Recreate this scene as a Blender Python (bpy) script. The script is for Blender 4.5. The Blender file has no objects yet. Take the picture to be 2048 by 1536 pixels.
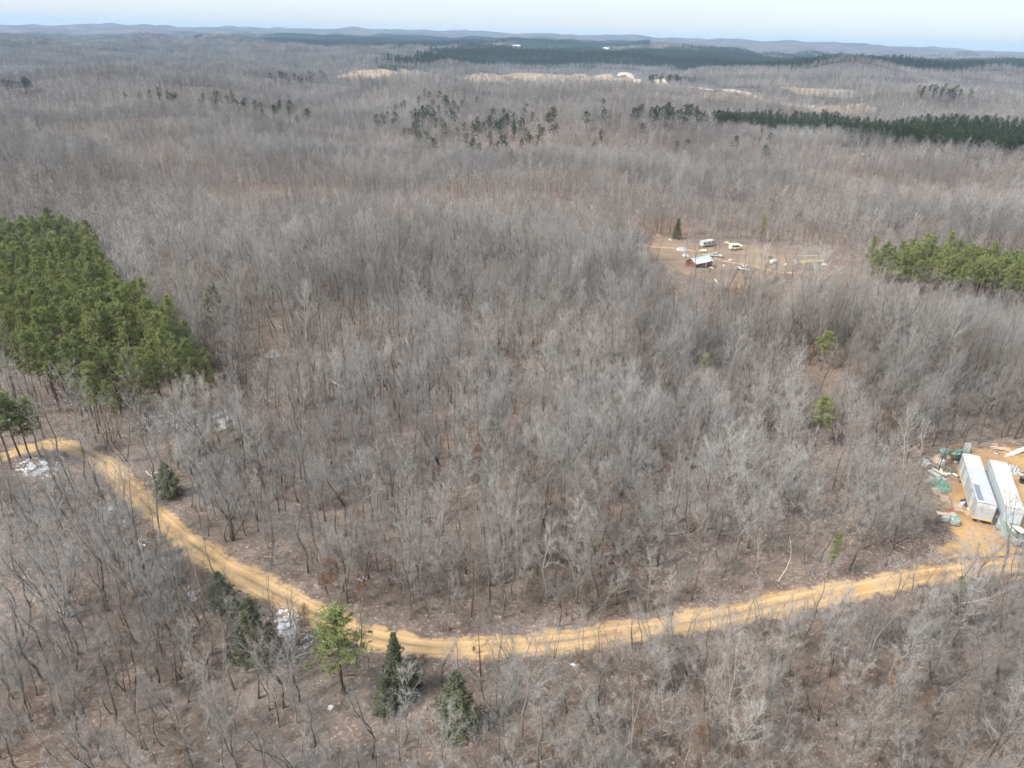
import bpy, bmesh, math, random
import numpy as np
from mathutils import Vector, Matrix

SC = bpy.context.scene
COL = SC.collection
R = math.radians
rng = np.random.default_rng(7)
random.seed(7)

# ------------------------------------------------------------------ camera
CAM_POS = np.array((0.0, 0.0, 64.0))
FPX = 1450.0                       # focal length in photo pixels (2048 wide)
PITCH, ROLL = math.atan(693 / FPX), R(1.48)
FWD = np.array((0, math.cos(PITCH), -math.sin(PITCH)))
UP0 = np.array((0, math.sin(PITCH), math.cos(PITCH)))
RT0 = np.array((1.0, 0, 0))
RT = math.cos(ROLL) * RT0 + math.sin(ROLL) * UP0
UP = -math.sin(ROLL) * RT0 + math.cos(ROLL) * UP0
cam_d = bpy.data.cameras.new('camera')
cam = bpy.data.objects.new('camera', cam_d)
COL.objects.link(cam)
cam_d.sensor_width = 36.0
cam_d.lens = 36.0 * FPX / 2048
cam_d.clip_start = 0.5
cam_d.clip_end = 60000
cam.matrix_world = Matrix((
    (RT[0], UP[0], -FWD[0], CAM_POS[0]),
    (RT[1], UP[1], -FWD[1], CAM_POS[1]),
    (RT[2], UP[2], -FWD[2], CAM_POS[2]),
    (0, 0, 0, 1)))
SC.camera = cam

# ------------------------------------------------------------------ sky, sun, exposure
SUN_EL, SUN_AZ = R(46), R(-118)     # azimuth clockwise from +Y (the way the camera looks)
world = bpy.data.worlds.new('World')
SC.world = world
world.use_nodes = True
wn, wl = world.node_tree.nodes, world.node_tree.links
wn.clear()
w_out = wn.new('ShaderNodeOutputWorld')
w_bg = wn.new('ShaderNodeBackground')
w_sky = wn.new('ShaderNodeTexSky')
w_sky.sky_type = 'NISHITA'
w_sky.sun_disc = False
w_sky.sun_elevation = SUN_EL
w_sky.sun_rotation = SUN_AZ
w_sky.altitude = 250
w_sky.air_density = 1.0
w_sky.dust_density = 1.6
w_sky.ozone_density = 1.0
# thin high cloud veil over the whole sky
w_tc = wn.new('ShaderNodeTexCoord')
w_map = wn.new('ShaderNodeMapping')
w_map.inputs['Scale'].default_value = (1.2, 1.2, 9.0)
w_noise = wn.new('ShaderNodeTexNoise')
w_noise.inputs['Scale'].default_value = 1.6
w_noise.inputs['Detail'].default_value = 5
w_ramp = wn.new('ShaderNodeMapRange')
w_ramp.inputs['From Min'].default_value = 0.35
w_ramp.inputs['From Max'].default_value = 0.7
w_ramp.inputs['To Min'].default_value = 0.62
w_ramp.inputs['To Max'].default_value = 0.88
w_mix = wn.new('ShaderNodeMix')
w_mix.data_type = 'RGBA'
w_mix.inputs[7].default_value = (4.5, 5.0, 5.2, 1)
wl.new(w_tc.outputs['Generated'], w_map.inputs['Vector'])
wl.new(w_map.outputs['Vector'], w_noise.inputs['Vector'])
wl.new(w_noise.outputs['Fac'], w_ramp.inputs['Value'])
wl.new(w_ramp.outputs['Result'], w_mix.inputs[0])
wl.new(w_sky.outputs['Color'], w_mix.inputs[6])
wl.new(w_mix.outputs[2], w_bg.inputs['Color'])
w_bg.inputs['Strength'].default_value = 0.10
wl.new(w_bg.outputs['Background'], w_out.inputs['Surface'])

sun_d = bpy.data.lights.new('sun', 'SUN')
sun_d.energy = 3.3
sun_d.angle = R(14)
sun_d.color = (1.0, 0.965, 0.92)
sun = bpy.data.objects.new('sun', sun_d)
COL.objects.link(sun)
sdir = Vector((math.sin(SUN_AZ) * math.cos(SUN_EL), math.cos(SUN_AZ) * math.cos(SUN_EL), math.sin(SUN_EL)))
sun.rotation_euler = (-sdir).to_track_quat('-Z', 'Y').to_euler()

SC.view_settings.view_transform = 'Standard'
SC.view_settings.look = 'None'
SC.view_settings.exposure = 1.07
SC.view_settings.gamma = 1.0
SC.view_settings.use_curve_mapping = False
SC.cycles.max_bounces = 4
SC.cycles.diffuse_bounces = 2
SC.cycles.glossy_bounces = 1
SC.cycles.transmission_bounces = 2
SC.cycles.volume_bounces = 1
SC.cycles.transparent_max_bounces = 4
SC.cycles.use_denoising = True
SC.cycles.use_adaptive_sampling = True
SC.cycles.adaptive_threshold = 0.03
SC.cycles.adaptive_min_samples = 16
world.cycles.sampling_method = 'MANUAL'
world.cycles.sample_map_resolution = 256
SC.cycles.sample_clamp_indirect = 6
SC.cycles.caustics_reflective = False
SC.cycles.caustics_refractive = False

# ------------------------------------------------------------------ terrain shape
def sstep(a, b, x):
    t = np.clip((x - a) / (b - a), 0, 1)
    return t * t * (3 - 2 * t)

def waves(x, y, lam, seed, n=7):
    g = np.random.default_rng(seed)
    s = 0.0
    for i in range(n):
        a = g.uniform(0, 2 * math.pi)
        k = 2 * math.pi / (lam * g.uniform(0.65, 1.5))
        s = s + np.sin(k * (x * math.cos(a) + y * math.sin(a)) + g.uniform(0, 6.28))
    return s / math.sqrt(n)

def height(x, y):
    x = np.asarray(x, float); y = np.asarray(y, float)
    r = np.hypot(x, y)
    az = np.degrees(np.arctan2(x, np.maximum(y, 1e-6)))
    h = -12.0 * sstep(110, 340, r)
    h = h + 0.8 * waves(x, y, 55, 11) * sstep(20, 80, r)
    h = h + 5.0 * waves(x, y, 330, 12) * (sstep(180, 600, r) + 1.0 * sstep(420, 900, r))
    h = h + 16.0 * waves(x, y, 1100, 13) * sstep(700, 1700, r)
    h = h + 11.0 * waves(x, y, 2600, 14) * sstep(2000, 5000, r)
    # the stream valley that runs away to the upper left, and the rise behind it
    h = h - 16 * np.exp(-((x + 0.30 * y - 60) / 90) ** 2) * sstep(330, 600, r) * (1 - sstep(1400, 2200, r))
    # the far plateau and the ridge on the horizon
    far = sstep(4800, 8800, r)
    ridge = np.interp(az, [-60, -36, -30, -22, -8, 2, 14, 22, 30, 36, 60], [20, 30, 52, 92, 118, 116, 104, 78, 48, 32, 20])
    h = h + far * (ridge - 4 + 3.0 * waves(x, y, 2000, 15) + 2 * waves(x, y, 700, 16))
    mid = np.exp(-((r - 4200) / 1200) ** 2)
    h = h + mid * np.interp(az, [-60, -36, -20, -8, 4, 18, 36, 60], [-10, -8, 6, 16, 12, 0, -10, -15])
    return np.where(h > 25, 25 + 400 * (1 - np.exp(-np.maximum(h - 25, 0) / 400)), h)

def at_px(u, v, extra=0.0):
    """The ground point seen at photo pixel (u, v)."""
    d = FWD + (u - 1024) / FPX * RT + (768 - v) / FPX * UP
    d = d / np.linalg.norm(d)
    ts = np.concatenate([np.geomspace(40, 400, 110), np.geomspace(400, 12000, 420)[1:]])
    P = CAM_POS + ts[:, None] * d
    below = P[:, 2] - (height(P[:, 0], P[:, 1]) + extra) < 0
    if not below.any():
        p = P[-1]
        return Vector((p[0], p[1], float(height(p[0], p[1]))))
    i = int(np.argmax(below))
    a, b = ts[max(i - 1, 0)], ts[i]
    for _ in range(3):
        ms = np.linspace(a, b, 24)
        P = CAM_POS + ms[:, None] * d
        j = int(np.argmax(P[:, 2] - (height(P[:, 0], P[:, 1]) + extra) < 0)) or 23
        a, b = ms[j - 1], ms[j]
    p = CAM_POS + b * d
    return Vector((p[0], p[1], p[2]))

def to_px(P):
    q = np.asarray(P, float) - CAM_POS
    z = q @ FWD
    return 1024 + FPX * (q @ RT) / z, 768 - FPX * (q @ UP) / z, z

def poly_px(pts):
    return np.array([tuple(at_px(u, v))[:2] for u, v in pts])

def inside(poly, x, y):
    x = np.asarray(x); y = np.asarray(y)
    res = np.zeros(x.shape, bool)
    n = len(poly)
    for i in range(n):
        x1, y1 = poly[i]; x2, y2 = poly[(i + 1) % n]
        if y1 == y2: continue
        c = ((y1 > y) != (y2 > y)) & (x < (x2 - x1) * (y - y1) / (y2 - y1) + x1)
        res ^= c
    return res

def dist_path(path, x, y):
    best = np.full(np.shape(x), 1e9)
    for i in range(len(path) - 1):
        a = path[i]; b = path[i + 1]
        d = b - a; L = float(d @ d)
        t = np.clip(((x - a[0]) * d[0] + (y - a[1]) * d[1]) / L, 0, 1)
        best = np.minimum(best, np.hypot(x - a[0] - t * d[0], y - a[1] - t * d[1]))
    return best

def smooth_path(pts, step=1.0):
    """Catmull-Rom through the points, resampled evenly."""
    p = np.array(pts, float)
    p = np.vstack([2 * p[0] - p[1], p, 2 * p[-1] - p[-2]])
    out = []
    for i in range(1, len(p) - 2):
        n = max(2, int(np.linalg.norm(p[i + 1] - p[i]) / step))
        t = np.linspace(0, 1, n, endpoint=False)[:, None]
        a, b, c, d = p[i - 1], p[i], p[i + 1], p[i + 2]
        out.append(0.5 * (2 * b + (c - a) * t + (2 * a - 5 * b + 4 * c - d) * t ** 2 + (3 * b - a - 3 * c + d) * t ** 3))
    return np.vstack(out + [p[-2][None]])

ROAD_PX = [(-150, 945), (-60, 932), (0, 916), (50, 898), (100, 888), (150, 896), (200, 920), (245, 960), (300, 1018), (350, 1064), (400, 1100), (450, 1135),
           (510, 1166), (570, 1198), (640, 1233), (700, 1260), (770, 1281), (860, 1294), (950, 1296), (1050, 1290), (1150, 1279), (1250, 1264),
           (1350, 1250), (1450, 1232), (1550, 1210), (1650, 1190), (1750, 1172), (1850, 1152), (1950, 1138), (2060, 1128), (2200, 1118)]
ROAD = smooth_path([tuple(at_px(u, v))[:2] for u, v in ROAD_PX], 0.7)
YARD = poly_px([(1868, 1000), (1893, 950), (1912, 905), (1935, 893), (1985, 890), (2060, 885), (2200, 890), (2240, 1150), (2050, 1165), (1950, 1166), (1850, 1172), (1740, 1186), (1745, 1168), (1850, 1118), (1888, 1085), (1880, 1040)])
FARROAD = smooth_path([tuple(at_px(u, v))[:2] for u, v in [(1235, 149), (1262, 157), (1275, 164), (1330, 171), (1400, 176), (1460, 181), (1485, 186), (1520, 199), (1560, 206), (1625, 216)]], 6)
HOMELANE = smooth_path([tuple(at_px(u, v))[:2] for u, v in [(1270, 488), (1310, 494), (1355, 497), (1400, 505), (1440, 520), (1475, 527), (1510, 533), (1560, 545), (1620, 545)]], 1)

# ------------------------------------------------------------------ mesh and material helpers
def link_mesh(name, V, F, mats, parent=None, midx=None, smooth=False, col=None):
    """V (n,3), F list of index tuples or (m,k) array -> one mesh object."""
    me = mesh_data(name, V, F, mats, midx, smooth)
    o = bpy.data.objects.new(name, me)
    (col or COL).objects.link(o)
    if parent is not None: o.parent = parent
    return o

def mesh_data(name, V, F, mats, midx=None, smooth=False):
    me = bpy.data.meshes.new(name)
    V = np.asarray(V, np.float32)
    if isinstance(F, np.ndarray):
        m, k = F.shape
        me.vertices.add(len(V)); me.vertices.foreach_set('co', V.ravel())
        me.loops.add(m * k); me.loops.foreach_set('vertex_index', F.astype(np.int32).ravel())
        me.polygons.add(m)
        me.polygons.foreach_set('loop_start', np.arange(0, m * k, k, dtype=np.int32))
        me.polygons.foreach_set('loop_total', np.full(m, k, np.int32))
    else:
        me.from_pydata([tuple(v) for v in V.tolist()], [], [tuple(f) for f in F])
    for mt in (mats if isinstance(mats, (list, tuple)) else [mats]): me.materials.append(mt)
    if midx is not None: me.polygons.foreach_set('material_index', np.asarray(midx, np.int32))
    if smooth: me.polygons.foreach_set('use_smooth', np.ones(len(me.polygons), bool))
    me.update(calc_edges=True)
    me.validate()
    return me

def attr(me, name, vals):
    a = me.attributes.new(name, 'FLOAT', 'POINT')
    a.data.foreach_set('value', np.asarray(vals, np.float32))

def tag(o, label, cat, group=None, kind=None):
    if label: o['label'] = label
    if cat: o['category'] = cat
    if group: o['group'] = group
    if kind: o['kind'] = kind
    return o

def empty(name, loc, rz=0.0, scale=1.0):
    o = bpy.data.objects.new(name, None)
    COL.objects.link(o)
    o.location = loc; o.rotation_euler = (0, 0, rz); o.scale = (scale,) * 3
    o.empty_display_size = 0.2
    return o

class NT:
    def __init__(self, name, rough=0.9, diffuse=True):
        self.m = bpy.data.materials.new(name)
        self.m.use_nodes = True
        self.n, self.l = self.m.node_tree.nodes, self.m.node_tree.links
        self.n.clear()
        self.out = self.n.new('ShaderNodeOutputMaterial')
        if diffuse:
            self.b = self.n.new('ShaderNodeBsdfDiffuse')
            self.cin = self.b.inputs['Color']
        else:
            self.b = self.n.new('ShaderNodeBsdfPrincipled')
            self.cin = self.b.inputs['Base Color']
            self.b.inputs['Roughness'].default_value = rough
        self.l.new(self.b.outputs[0], self.out.inputs['Surface'])
        self._pos = None
    def pos(self):
        if self._pos is None: self._pos = self.n.new('ShaderNodeNewGeometry').outputs['Position']
        return self._pos
    def objpos(self):
        return self.n.new('ShaderNodeTexCoord').outputs['Object']
    def scaled(self, vec, s):
        m = self.n.new('ShaderNodeMapping'); self.l.new(vec, m.inputs['Vector']); m.inputs['Scale'].default_value = s
        return m.outputs['Vector']
    def noise(self, scale, detail=3, vec=None, rough=0.55):
        t = self.n.new('ShaderNodeTexNoise')
        t.inputs['Scale'].default_value = scale; t.inputs['Detail'].default_value = detail; t.inputs['Roughness'].default_value = rough
        self.l.new(vec or self.pos(), t.inputs['Vector'])
        return t.outputs['Fac']
    def voro(self, scale, vec=None, feature='F1'):
        t = self.n.new('ShaderNodeTexVoronoi'); t.inputs['Scale'].default_value = scale; t.feature = feature
        self.l.new(vec or self.pos(), t.inputs['Vector'])
        return t
    def rng(self, v, a, b, c=0.0, d=1.0, smooth=True):
        t = self.n.new('ShaderNodeMapRange')
        t.interpolation_type = 'SMOOTHSTEP' if smooth else 'LINEAR'
        for k, x in zip(('From Min', 'From Max', 'To Min', 'To Max'), (a, b, c, d)): t.inputs[k].default_value = x
        self.l.new(v, t.inputs['Value'])
        return t.outputs['Result']
    def math(self, op, a, b=None):
        t = self.n.new('ShaderNodeMath'); t.operation = op
        for i, x in enumerate((a, b)):
            if x is None: continue
            if isinstance(x, (int, float)): t.inputs[i].default_value = x
            else: self.l.new(x, t.inputs[i])
        return t.outputs[0]
    def mix(self, f, a, b, mode='MIX'):
        t = self.n.new('ShaderNodeMix'); t.data_type = 'RGBA'; t.blend_type = mode
        for i, x in ((0, f), (6, a), (7, b)):
            if isinstance(x, (int, float)): t.inputs[i].default_value = x
            elif isinstance(x, tuple): t.inputs[i].default_value = x if len(x) == 4 else (*x, 1)
            else: self.l.new(x, t.inputs[i])
        return t.outputs[2]
    def attr(self, name):
        t = self.n.new('ShaderNodeAttribute'); t.attribute_name = name
        return t.outputs['Fac']
    def rand(self):
        return self.n.new('ShaderNodeObjectInfo').outputs['Random']
    def hsv(self, c, h=None, s=None, v=None):
        t = self.n.new('ShaderNodeHueSaturation'); self.l.new(c, t.inputs['Color'])
        for k, x in (('Hue', h), ('Saturation', s), ('Value', v)):
            if x is None: continue
            if isinstance(x, (int, float)): t.inputs[k].default_value = x
            else: self.l.new(x, t.inputs[k])
        return t.outputs[0]
    def done(self, c):
        if isinstance(c, tuple): self.cin.default_value = (*c, 1)
        else: self.l.new(c, self.cin)
        return self.m
    def bump(self, h, strength=0.3, dist=0.02):
        t = self.n.new('ShaderNodeBump'); t.inputs['Strength'].default_value = strength; t.inputs['Distance'].default_value = dist
        self.l.new(h, t.inputs['Height']); self.l.new(t.outputs[0], self.b.inputs['Normal'])

def litter(t):
    """Colour of oak-leaf litter with sticks on a forest floor."""
    c = t.mix(t.rng(t.noise(0.045, 4), 0.36, 0.64), (0.165, 0.126, 0.106), (0.205, 0.168, 0.146))
    c = t.mix(t.rng(t.noise(0.016, 3), 0.45, 0.68), c, (0.195, 0.130, 0.092))
    c = t.mix(t.rng(t.noise(0.55, 4), 0.42, 0.66, 0, 0.65), c, (0.100, 0.076, 0.064))
    c = t.mix(t.rng(t.noise(2.4, 5, rough=0.7), 0.52, 0.66, 0, 0.9), c, (0.38, 0.305, 0.25))
    c = t.mix(t.rng(t.noise(3.3, 4, rough=0.7), 0.56, 0.68, 0, 0.8), c, (0.055, 0.040, 0.033))
    v = t.voro(2.6).outputs['Distance']
    c = t.mix(t.rng(v, 0.0, 0.13, 0.75, 0.0), c, (0.55, 0.45, 0.36))
    return c

def clay(t):
    c = t.mix(t.rng(t.noise(0.16, 5), 0.35, 0.66), (0.44, 0.285, 0.140), (0.49, 0.345, 0.195))
    c = t.mix(t.rng(t.noise(0.07, 3), 0.5, 0.72), c, (0.42, 0.235, 0.085))
    c = t.mix(t.rng(t.noise(1.9, 5, rough=0.7), 0.5, 0.7, 0, 0.55), c, (0.27, 0.165, 0.085))
    return c

# ------------------------------------------------------------------ ground
def road_depth(x, y):
    d = np.minimum(dist_path(ROAD[::4], x, y) - 1.5, 9)
    e = np.where(inside(YARD, x, y), -1.0, 5.0)
    return -0.22 * (1 - sstep(-1.2, 0.0, np.minimum(d, e)))

def build_ground():
    na, rs = 440, np.concatenate([np.geomspace(14, 130, 150), np.geomspace(130, 11500, 330)[1:]])
    az = np.radians(np.concatenate([np.linspace(-105, -48, 40)[:-1], np.linspace(-48, 48, na - 80), np.linspace(48, 105, 42)[1:]]))
    na = len(az)
    rr, aa = np.meshgrid(rs, az, indexing='ij')
    x, y = rr * np.sin(aa), rr * np.cos(aa) - 6
    z = height(x, y)
    near = rr < 190
    z[near] += road_depth(x[near], y[near])
    V = np.stack([x, y, z], -1).reshape(-1, 3)
    i, j = np.meshgrid(np.arange(len(rs) - 1), np.arange(na - 1), indexing='ij')
    a = i * na + j
    F = np.stack([a, a + na, a + na + 1, a + 1], -1).reshape(-1, 4)[:, ::-1]
    t = NT('leaf litter ground')
    lit = litter(t)
    can = t.mix(t.rng(t.noise(0.0035, 6, rough=0.65), 0.4, 0.62), (0.140, 0.132, 0.130), (0.095, 0.090, 0.090))
    can = t.mix(t.attr('pine'), can, t.mix(t.rng(t.noise(0.02, 4), 0.4, 0.6), (0.022, 0.036, 0.022), (0.040, 0.058, 0.034)))
    c = t.mix(t.attr('far'), lit, can)
    c = t.mix(t.rng(t.math('ADD', t.attr('bare'), t.math('MULTIPLY', t.noise(0.03, 5), 0.6)), 0.75, 1.0), c,
              t.mix(t.rng(t.noise(0.05, 4), 0.35, 0.65), (0.34, 0.27, 0.20), (0.24, 0.19, 0.15)))
    m = t.done(c)
    g = link_mesh('ground', V, F, m, smooth=True)
    f = sstep(280, 1500, rr).ravel()
    attr(g.data, 'far', f)
    attr(g.data, 'pine', np.clip(pine_far(V[:, 0], V[:, 1]), 0, 1) * (f > 0))
    attr(g.data, 'bare', bare_far(V[:, 0], V[:, 1]))
    g['kind'] = 'structure'
    return g

# where the far pine plantations stand, and the logged-over clearings
PINE_FAR = [poly_px(p) for p in (
    [(735, 143), (800, 139), (1000, 131), (1150, 136), (1330, 137), (1600, 142), (1900, 151), (2250, 166), (2250, 148), (1900, 124), (1600, 110), (1300, 104), (1000, 102), (880, 108), (830, 122), (760, 132)],
    [(390, 84), (560, 92), (800, 97), (1100, 99), (1300, 97), (1300, 84), (1000, 78), (700, 74), (430, 76)],
)]
CLEARINGS = [poly_px(p) for p in (
    [(660, 156), (700, 143), (780, 141), (860, 146), (900, 155), (860, 163), (740, 161)],
    [(860, 156), (980, 146), (1150, 148), (1260, 156), (1270, 168), (1120, 170), (940, 168)],
    [(1375, 190), (1440, 182), (1480, 190), (1560, 203), (1500, 206), (1420, 200)],
    [(1560, 176), (1640, 174), (1720, 184), (1700, 196), (1600, 190)],
    [(1600, 214), (1680, 210), (1760, 218), (1700, 226), (1620, 222)],
    [(1010, 96), (1060, 94), (1260, 99), (1280, 107), (1150, 108), (1030, 102)],
)]

def pine_far(x, y):
    s = np.zeros(np.shape(x))
    for p in PINE_FAR: s = np.maximum(s, inside(p, x, y).astype(float))
    return s

def bare_far(x, y):
    s = np.zeros(np.shape(x))
    for p in CLEARINGS: s = np.maximum(s, inside(p, x, y).astype(float))
    return s

ground = build_ground()

def ribbon(name, path, half, mat, lift, na=9, ragged=0.0, seed=1):
    """A strip that follows the ground along a path; 'across' runs -1..1."""
    g = np.random.default_rng(seed)
    d = np.gradient(path, axis=0); d /= np.linalg.norm(d, axis=1)[:, None] + 1e-9
    nrm = np.stack([d[:, 1], -d[:, 0]], -1)
    n = len(path)
    s = np.cumsum(np.r_[0, np.linalg.norm(np.diff(path, axis=0), axis=1)])
    c = np.linspace(-1, 1, na)
    w = half * (1 + ragged * np.interp(s, np.linspace(0, s[-1], 60), g.uniform(-1, 1, 60)))
    xy = path[:, None, :] + nrm[:, None, :] * (c[None, :, None] * w[:, None, None])
    z = height(xy[..., 0], xy[..., 1]) + lift
    V = np.concatenate([xy, z[..., None]], -1).reshape(-1, 3)
    i, j = np.meshgrid(np.arange(n - 1), np.arange(na - 1), indexing='ij')
    a = i * na + j
    F = np.stack([a, a + na, a + na + 1, a + 1], -1).reshape(-1, 4)[:, ::-1]
    o = link_mesh(name, V, F, mat, smooth=True)
    attr(o.data, 'across', np.tile(c, n))
    attr(o.data, 'along', np.repeat(s, na))
    o['kind'] = 'structure'
    return o

def road_mat():
    t = NT('packed clay road')
    ac = t.math('ABSOLUTE', t.attr('across'))
    c = clay(t)
    rut = t.rng(t.math('ABSOLUTE', t.math('SUBTRACT', ac, 0.34)), 0.02, 0.13, 1, 0)
    c = t.mix(t.math('MULTIPLY', rut, 0.9), c, t.mix(t.noise(0.5, 4), (0.55, 0.385, 0.215), (0.50, 0.335, 0.17)))
    crest = t.math('MULTIPLY', t.rng(ac, 0.0, 0.17, 1, 0), t.rng(t.noise(0.09, 3), 0.38, 0.55))
    c = t.mix(t.math('MULTIPLY', crest, 0.8), c, (0.23, 0.17, 0.10))
    c = t.mix(t.rng(t.noise(0.28, 5, rough=0.65), 0.55, 0.72, 0, 0.40), c, (0.28, 0.19, 0.115))
    c = t.mix(t.rng(t.math('ABSOLUTE', t.math('SUBTRACT', ac, 0.50)), 0.0, 0.06, 0.5, 0), c, (0.30, 0.205, 0.12))
    c = t.mix(t.rng(t.voro(1.3).outputs['Distance'], 0.0, 0.11, 0.7, 0.0), c, (0.19, 0.13, 0.085))
    e = t.math('ADD', ac, t.math('MULTIPLY', t.math('SUBTRACT', t.noise(0.55, 6, rough=0.75), 0.5), 1.5))
    e = t.math('ADD', e, t.math('MULTIPLY', t.math('SUBTRACT', t.noise(0.06, 2), 0.5), 0.8))
    c = t.mix(t.rng(e, 0.56, 0.84), c, litter(t))
    return t.done(c)

road = ribbon('dirt_road', ROAD, 2.45, road_mat(), 0.03, na=13, ragged=0.2)

def sheet(name, poly, mat, lift, step):
    lo, hi = poly.min(0), poly.max(0)
    gx = np.arange(lo[0], hi[0] + step, step); gy = np.arange(lo[1], hi[1] + step, step)
    X, Y = np.meshgrid(gx, gy, indexing='ij')
    ins = inside(poly, X, Y)
    dd = dist_path(np.vstack([poly, poly[:1]]), X, Y) * np.where(ins, 1, -1)
    keep = dd > -step
    idx = -np.ones(X.shape, int); idx[keep] = np.arange(keep.sum())
    V = np.stack([X, Y, height(X, Y) + lift], -1)[keep]
    a, b, c, d = idx[:-1, :-1], idx[1:, :-1], idx[1:, 1:], idx[:-1, 1:]
    ok = (a >= 0) & (b >= 0) & (c >= 0) & (d >= 0)
    F = np.stack([a[ok], b[ok], c[ok], d[ok]], -1)
    o = link_mesh(name, V, F, mat, smooth=True)
    attr(o.data, 'edge', dd[keep])
    o['kind'] = 'structure'
    return o

def yard_mat(name, c0, c1, w):
    t = NT(name)
    c = t.mix(t.rng(t.noise(0.09, 4), 0.36, 0.64), c0, c1)
    c = t.mix(t.rng(t.noise(1.5, 5, rough=0.7), 0.48, 0.72, 0, 0.6), c, (0.20, 0.125, 0.075))
    st = t.scaled(t.pos(), (2.2, 0.25, 1))
    c = t.mix(t.rng(t.noise(1.0, 4, vec=st), 0.52, 0.75, 0, 0.25), c, (0.46, 0.33, 0.20))
    e = t.math('ADD', t.attr('edge'), t.math('MULTIPLY', t.math('SUBTRACT', t.noise(0.4, 5, rough=0.65), 0.5), 4 * w))
    return t.done(t.mix(t.rng(e, 0.1 * w, w), litter(t), c))

yard = sheet('dirt_yard', YARD, yard_mat('clay yard', (0.45, 0.285, 0.130), (0.32, 0.210, 0.125), 2.4), 0.015, 0.8)
HOME = poly_px([(1285, 478), (1340, 470), (1420, 492), (1500, 488), (1600, 500), (1660, 520), (1600, 540), (1560, 556), (1500, 585), (1440, 580), (1400, 560), (1330, 540), (1290, 505)])
home_yard = sheet('cleared_yard', HOME, yard_mat('bare homestead soil', (0.275, 0.200, 0.142), (0.205, 0.160, 0.125), 4.0), 0.03, 2.0)
def lane_mat(name, c0, c1):
    t = NT(name)
    ac = t.math('ABSOLUTE', t.attr('across'))
    c = t.mix(t.rng(t.noise(0.2, 4), 0.35, 0.65), c0, c1)
    e = t.math('ADD', ac, t.math('MULTIPLY', t.math('SUBTRACT', t.noise(0.5, 5), 0.5), 0.9))
    return t.done(t.mix(t.rng(e, 0.5, 0.85), c, litter(t)))
lane = ribbon('sandy_lane', HOMELANE, 2.4, lane_mat('sandy lane', (0.42, 0.29, 0.18), (0.33, 0.235, 0.155)), 0.07, na=7, ragged=0.2, seed=3)
t_ = NT('pale gravel road')
far_road = ribbon('gravel_road', FARROAD, 9.0, t_.done(t_.mix(t_.noise(0.05), (0.46, 0.40, 0.33), (0.38, 0.32, 0.26))), 0.7, na=3, ragged=0.15, seed=4)

# ------------------------------------------------------------------ plant geometry
def perp(D, g):
    a = g.normal(size=D.shape)
    a -= (a * D).sum(-1, keepdims=True) * D
    return a / (np.linalg.norm(a, axis=-1, keepdims=True) + 1e-9)

def unit(D):
    return D / (np.linalg.norm(D, axis=-1, keepdims=True) + 1e-9)

class Geo:
    """Collects triangles for one mesh."""
    def __init__(self): self.V, self.F, self.n = [], [], 0
    def add(self, V, F):
        self.V.append(V); self.F.append(F + self.n); self.n += len(V)
    def frustum(self, P, Q, rp, rq, sides=3, g=None):
        P, Q = np.atleast_2d(P).astype(float), np.atleast_2d(Q).astype(float)
        m = len(P)
        rp = np.broadcast_to(rp, m); rq = np.broadcast_to(rq, m)
        D = unit(Q - P)
        ref = np.where(np.abs(D[:, 2:3]) > 0.9, np.array([[1.0, 0, 0]]), np.array([[0, 0, 1.0]]))
        A = unit(np.cross(D, ref)); B = np.cross(D, A)
        th = np.arange(sides) * 2 * math.pi / sides
        ring = A[:, None, :] * np.cos(th)[None, :, None] + B[:, None, :] * np.sin(th)[None, :, None]
        V0 = P[:, None, :] + ring * rp[:, None, None]
        if np.all(rq == 0):
            V = np.concatenate([V0, Q[:, None, :]], 1)
            k = sides + 1
            F = np.array([[i, (i + 1) % sides, sides] for i in range(sides)])
        else:
            V1 = Q[:, None, :] + ring * rq[:, None, None]
            V = np.concatenate([V0, V1], 1)
            k = 2 * sides
            F = np.array([[i, (i + 1) % sides, sides + (i + 1) % sides] for i in range(sides)] + [[i, sides + (i + 1) % sides, sides + i] for i in range(sides)])
        F = (F[None] + (np.arange(m) * k)[:, None, None]).reshape(-1, 3)
        self.add(V.reshape(-1, 3), F)
    def tube(self, pts, rad, sides=5):
        pts = np.asarray(pts, float); rad = np.asarray(rad, float)
        k = len(pts)
        D = unit(np.gradient(pts, axis=0))
        ref = np.array([0.93, 0.37, 0.0]) if abs(D[0][2]) > 0.6 else np.array([0.0, 0, 1])
        A = unit(np.cross(D, ref)); B = np.cross(D, A)
        th = np.arange(sides) * 2 * math.pi / sides
        V = pts[:, None, :] + (A[:, None, :] * np.cos(th)[None, :, None] + B[:, None, :] * np.sin(th)[None, :, None]) * rad[:, None, None]
        F = []
        for i in range(k - 1):
            for j in range(sides):
                a, b = i * sides + j, i * sides + (j + 1) % sides
                F += [[a, b, b + sides], [a, b + sides, a + sides]]
        for j in range(1, sides - 1): F.append([(k - 1) * sides, (k - 1) * sides + j, (k - 1) * sides + j + 1])
        self.add(V.reshape(-1, 3), np.array(F))
    def blades(self, P, D, L, W, g):
        """thin triangles"""
        S = perp(D, g) * (W[:, None] * 0.5)
        V = np.stack([P - S, P + S, P + D * L[:, None]], 1).reshape(-1, 3)
        self.add(V, np.arange(len(V)).reshape(-1, 3))
    def quads(self, C, A, B):
        V = np.stack([C - A, C + B * 0.9, C + A, C - B], 1).reshape(-1, 3)
        n = len(C)
        F = (np.array([[0, 1, 2], [0, 2, 3]])[None] + (np.arange(n) * 4)[:, None, None]).reshape(-1, 3)
        self.add(V, F)
    def get(self):
        return np.vstack(self.V), np.vstack(self.F)

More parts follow.
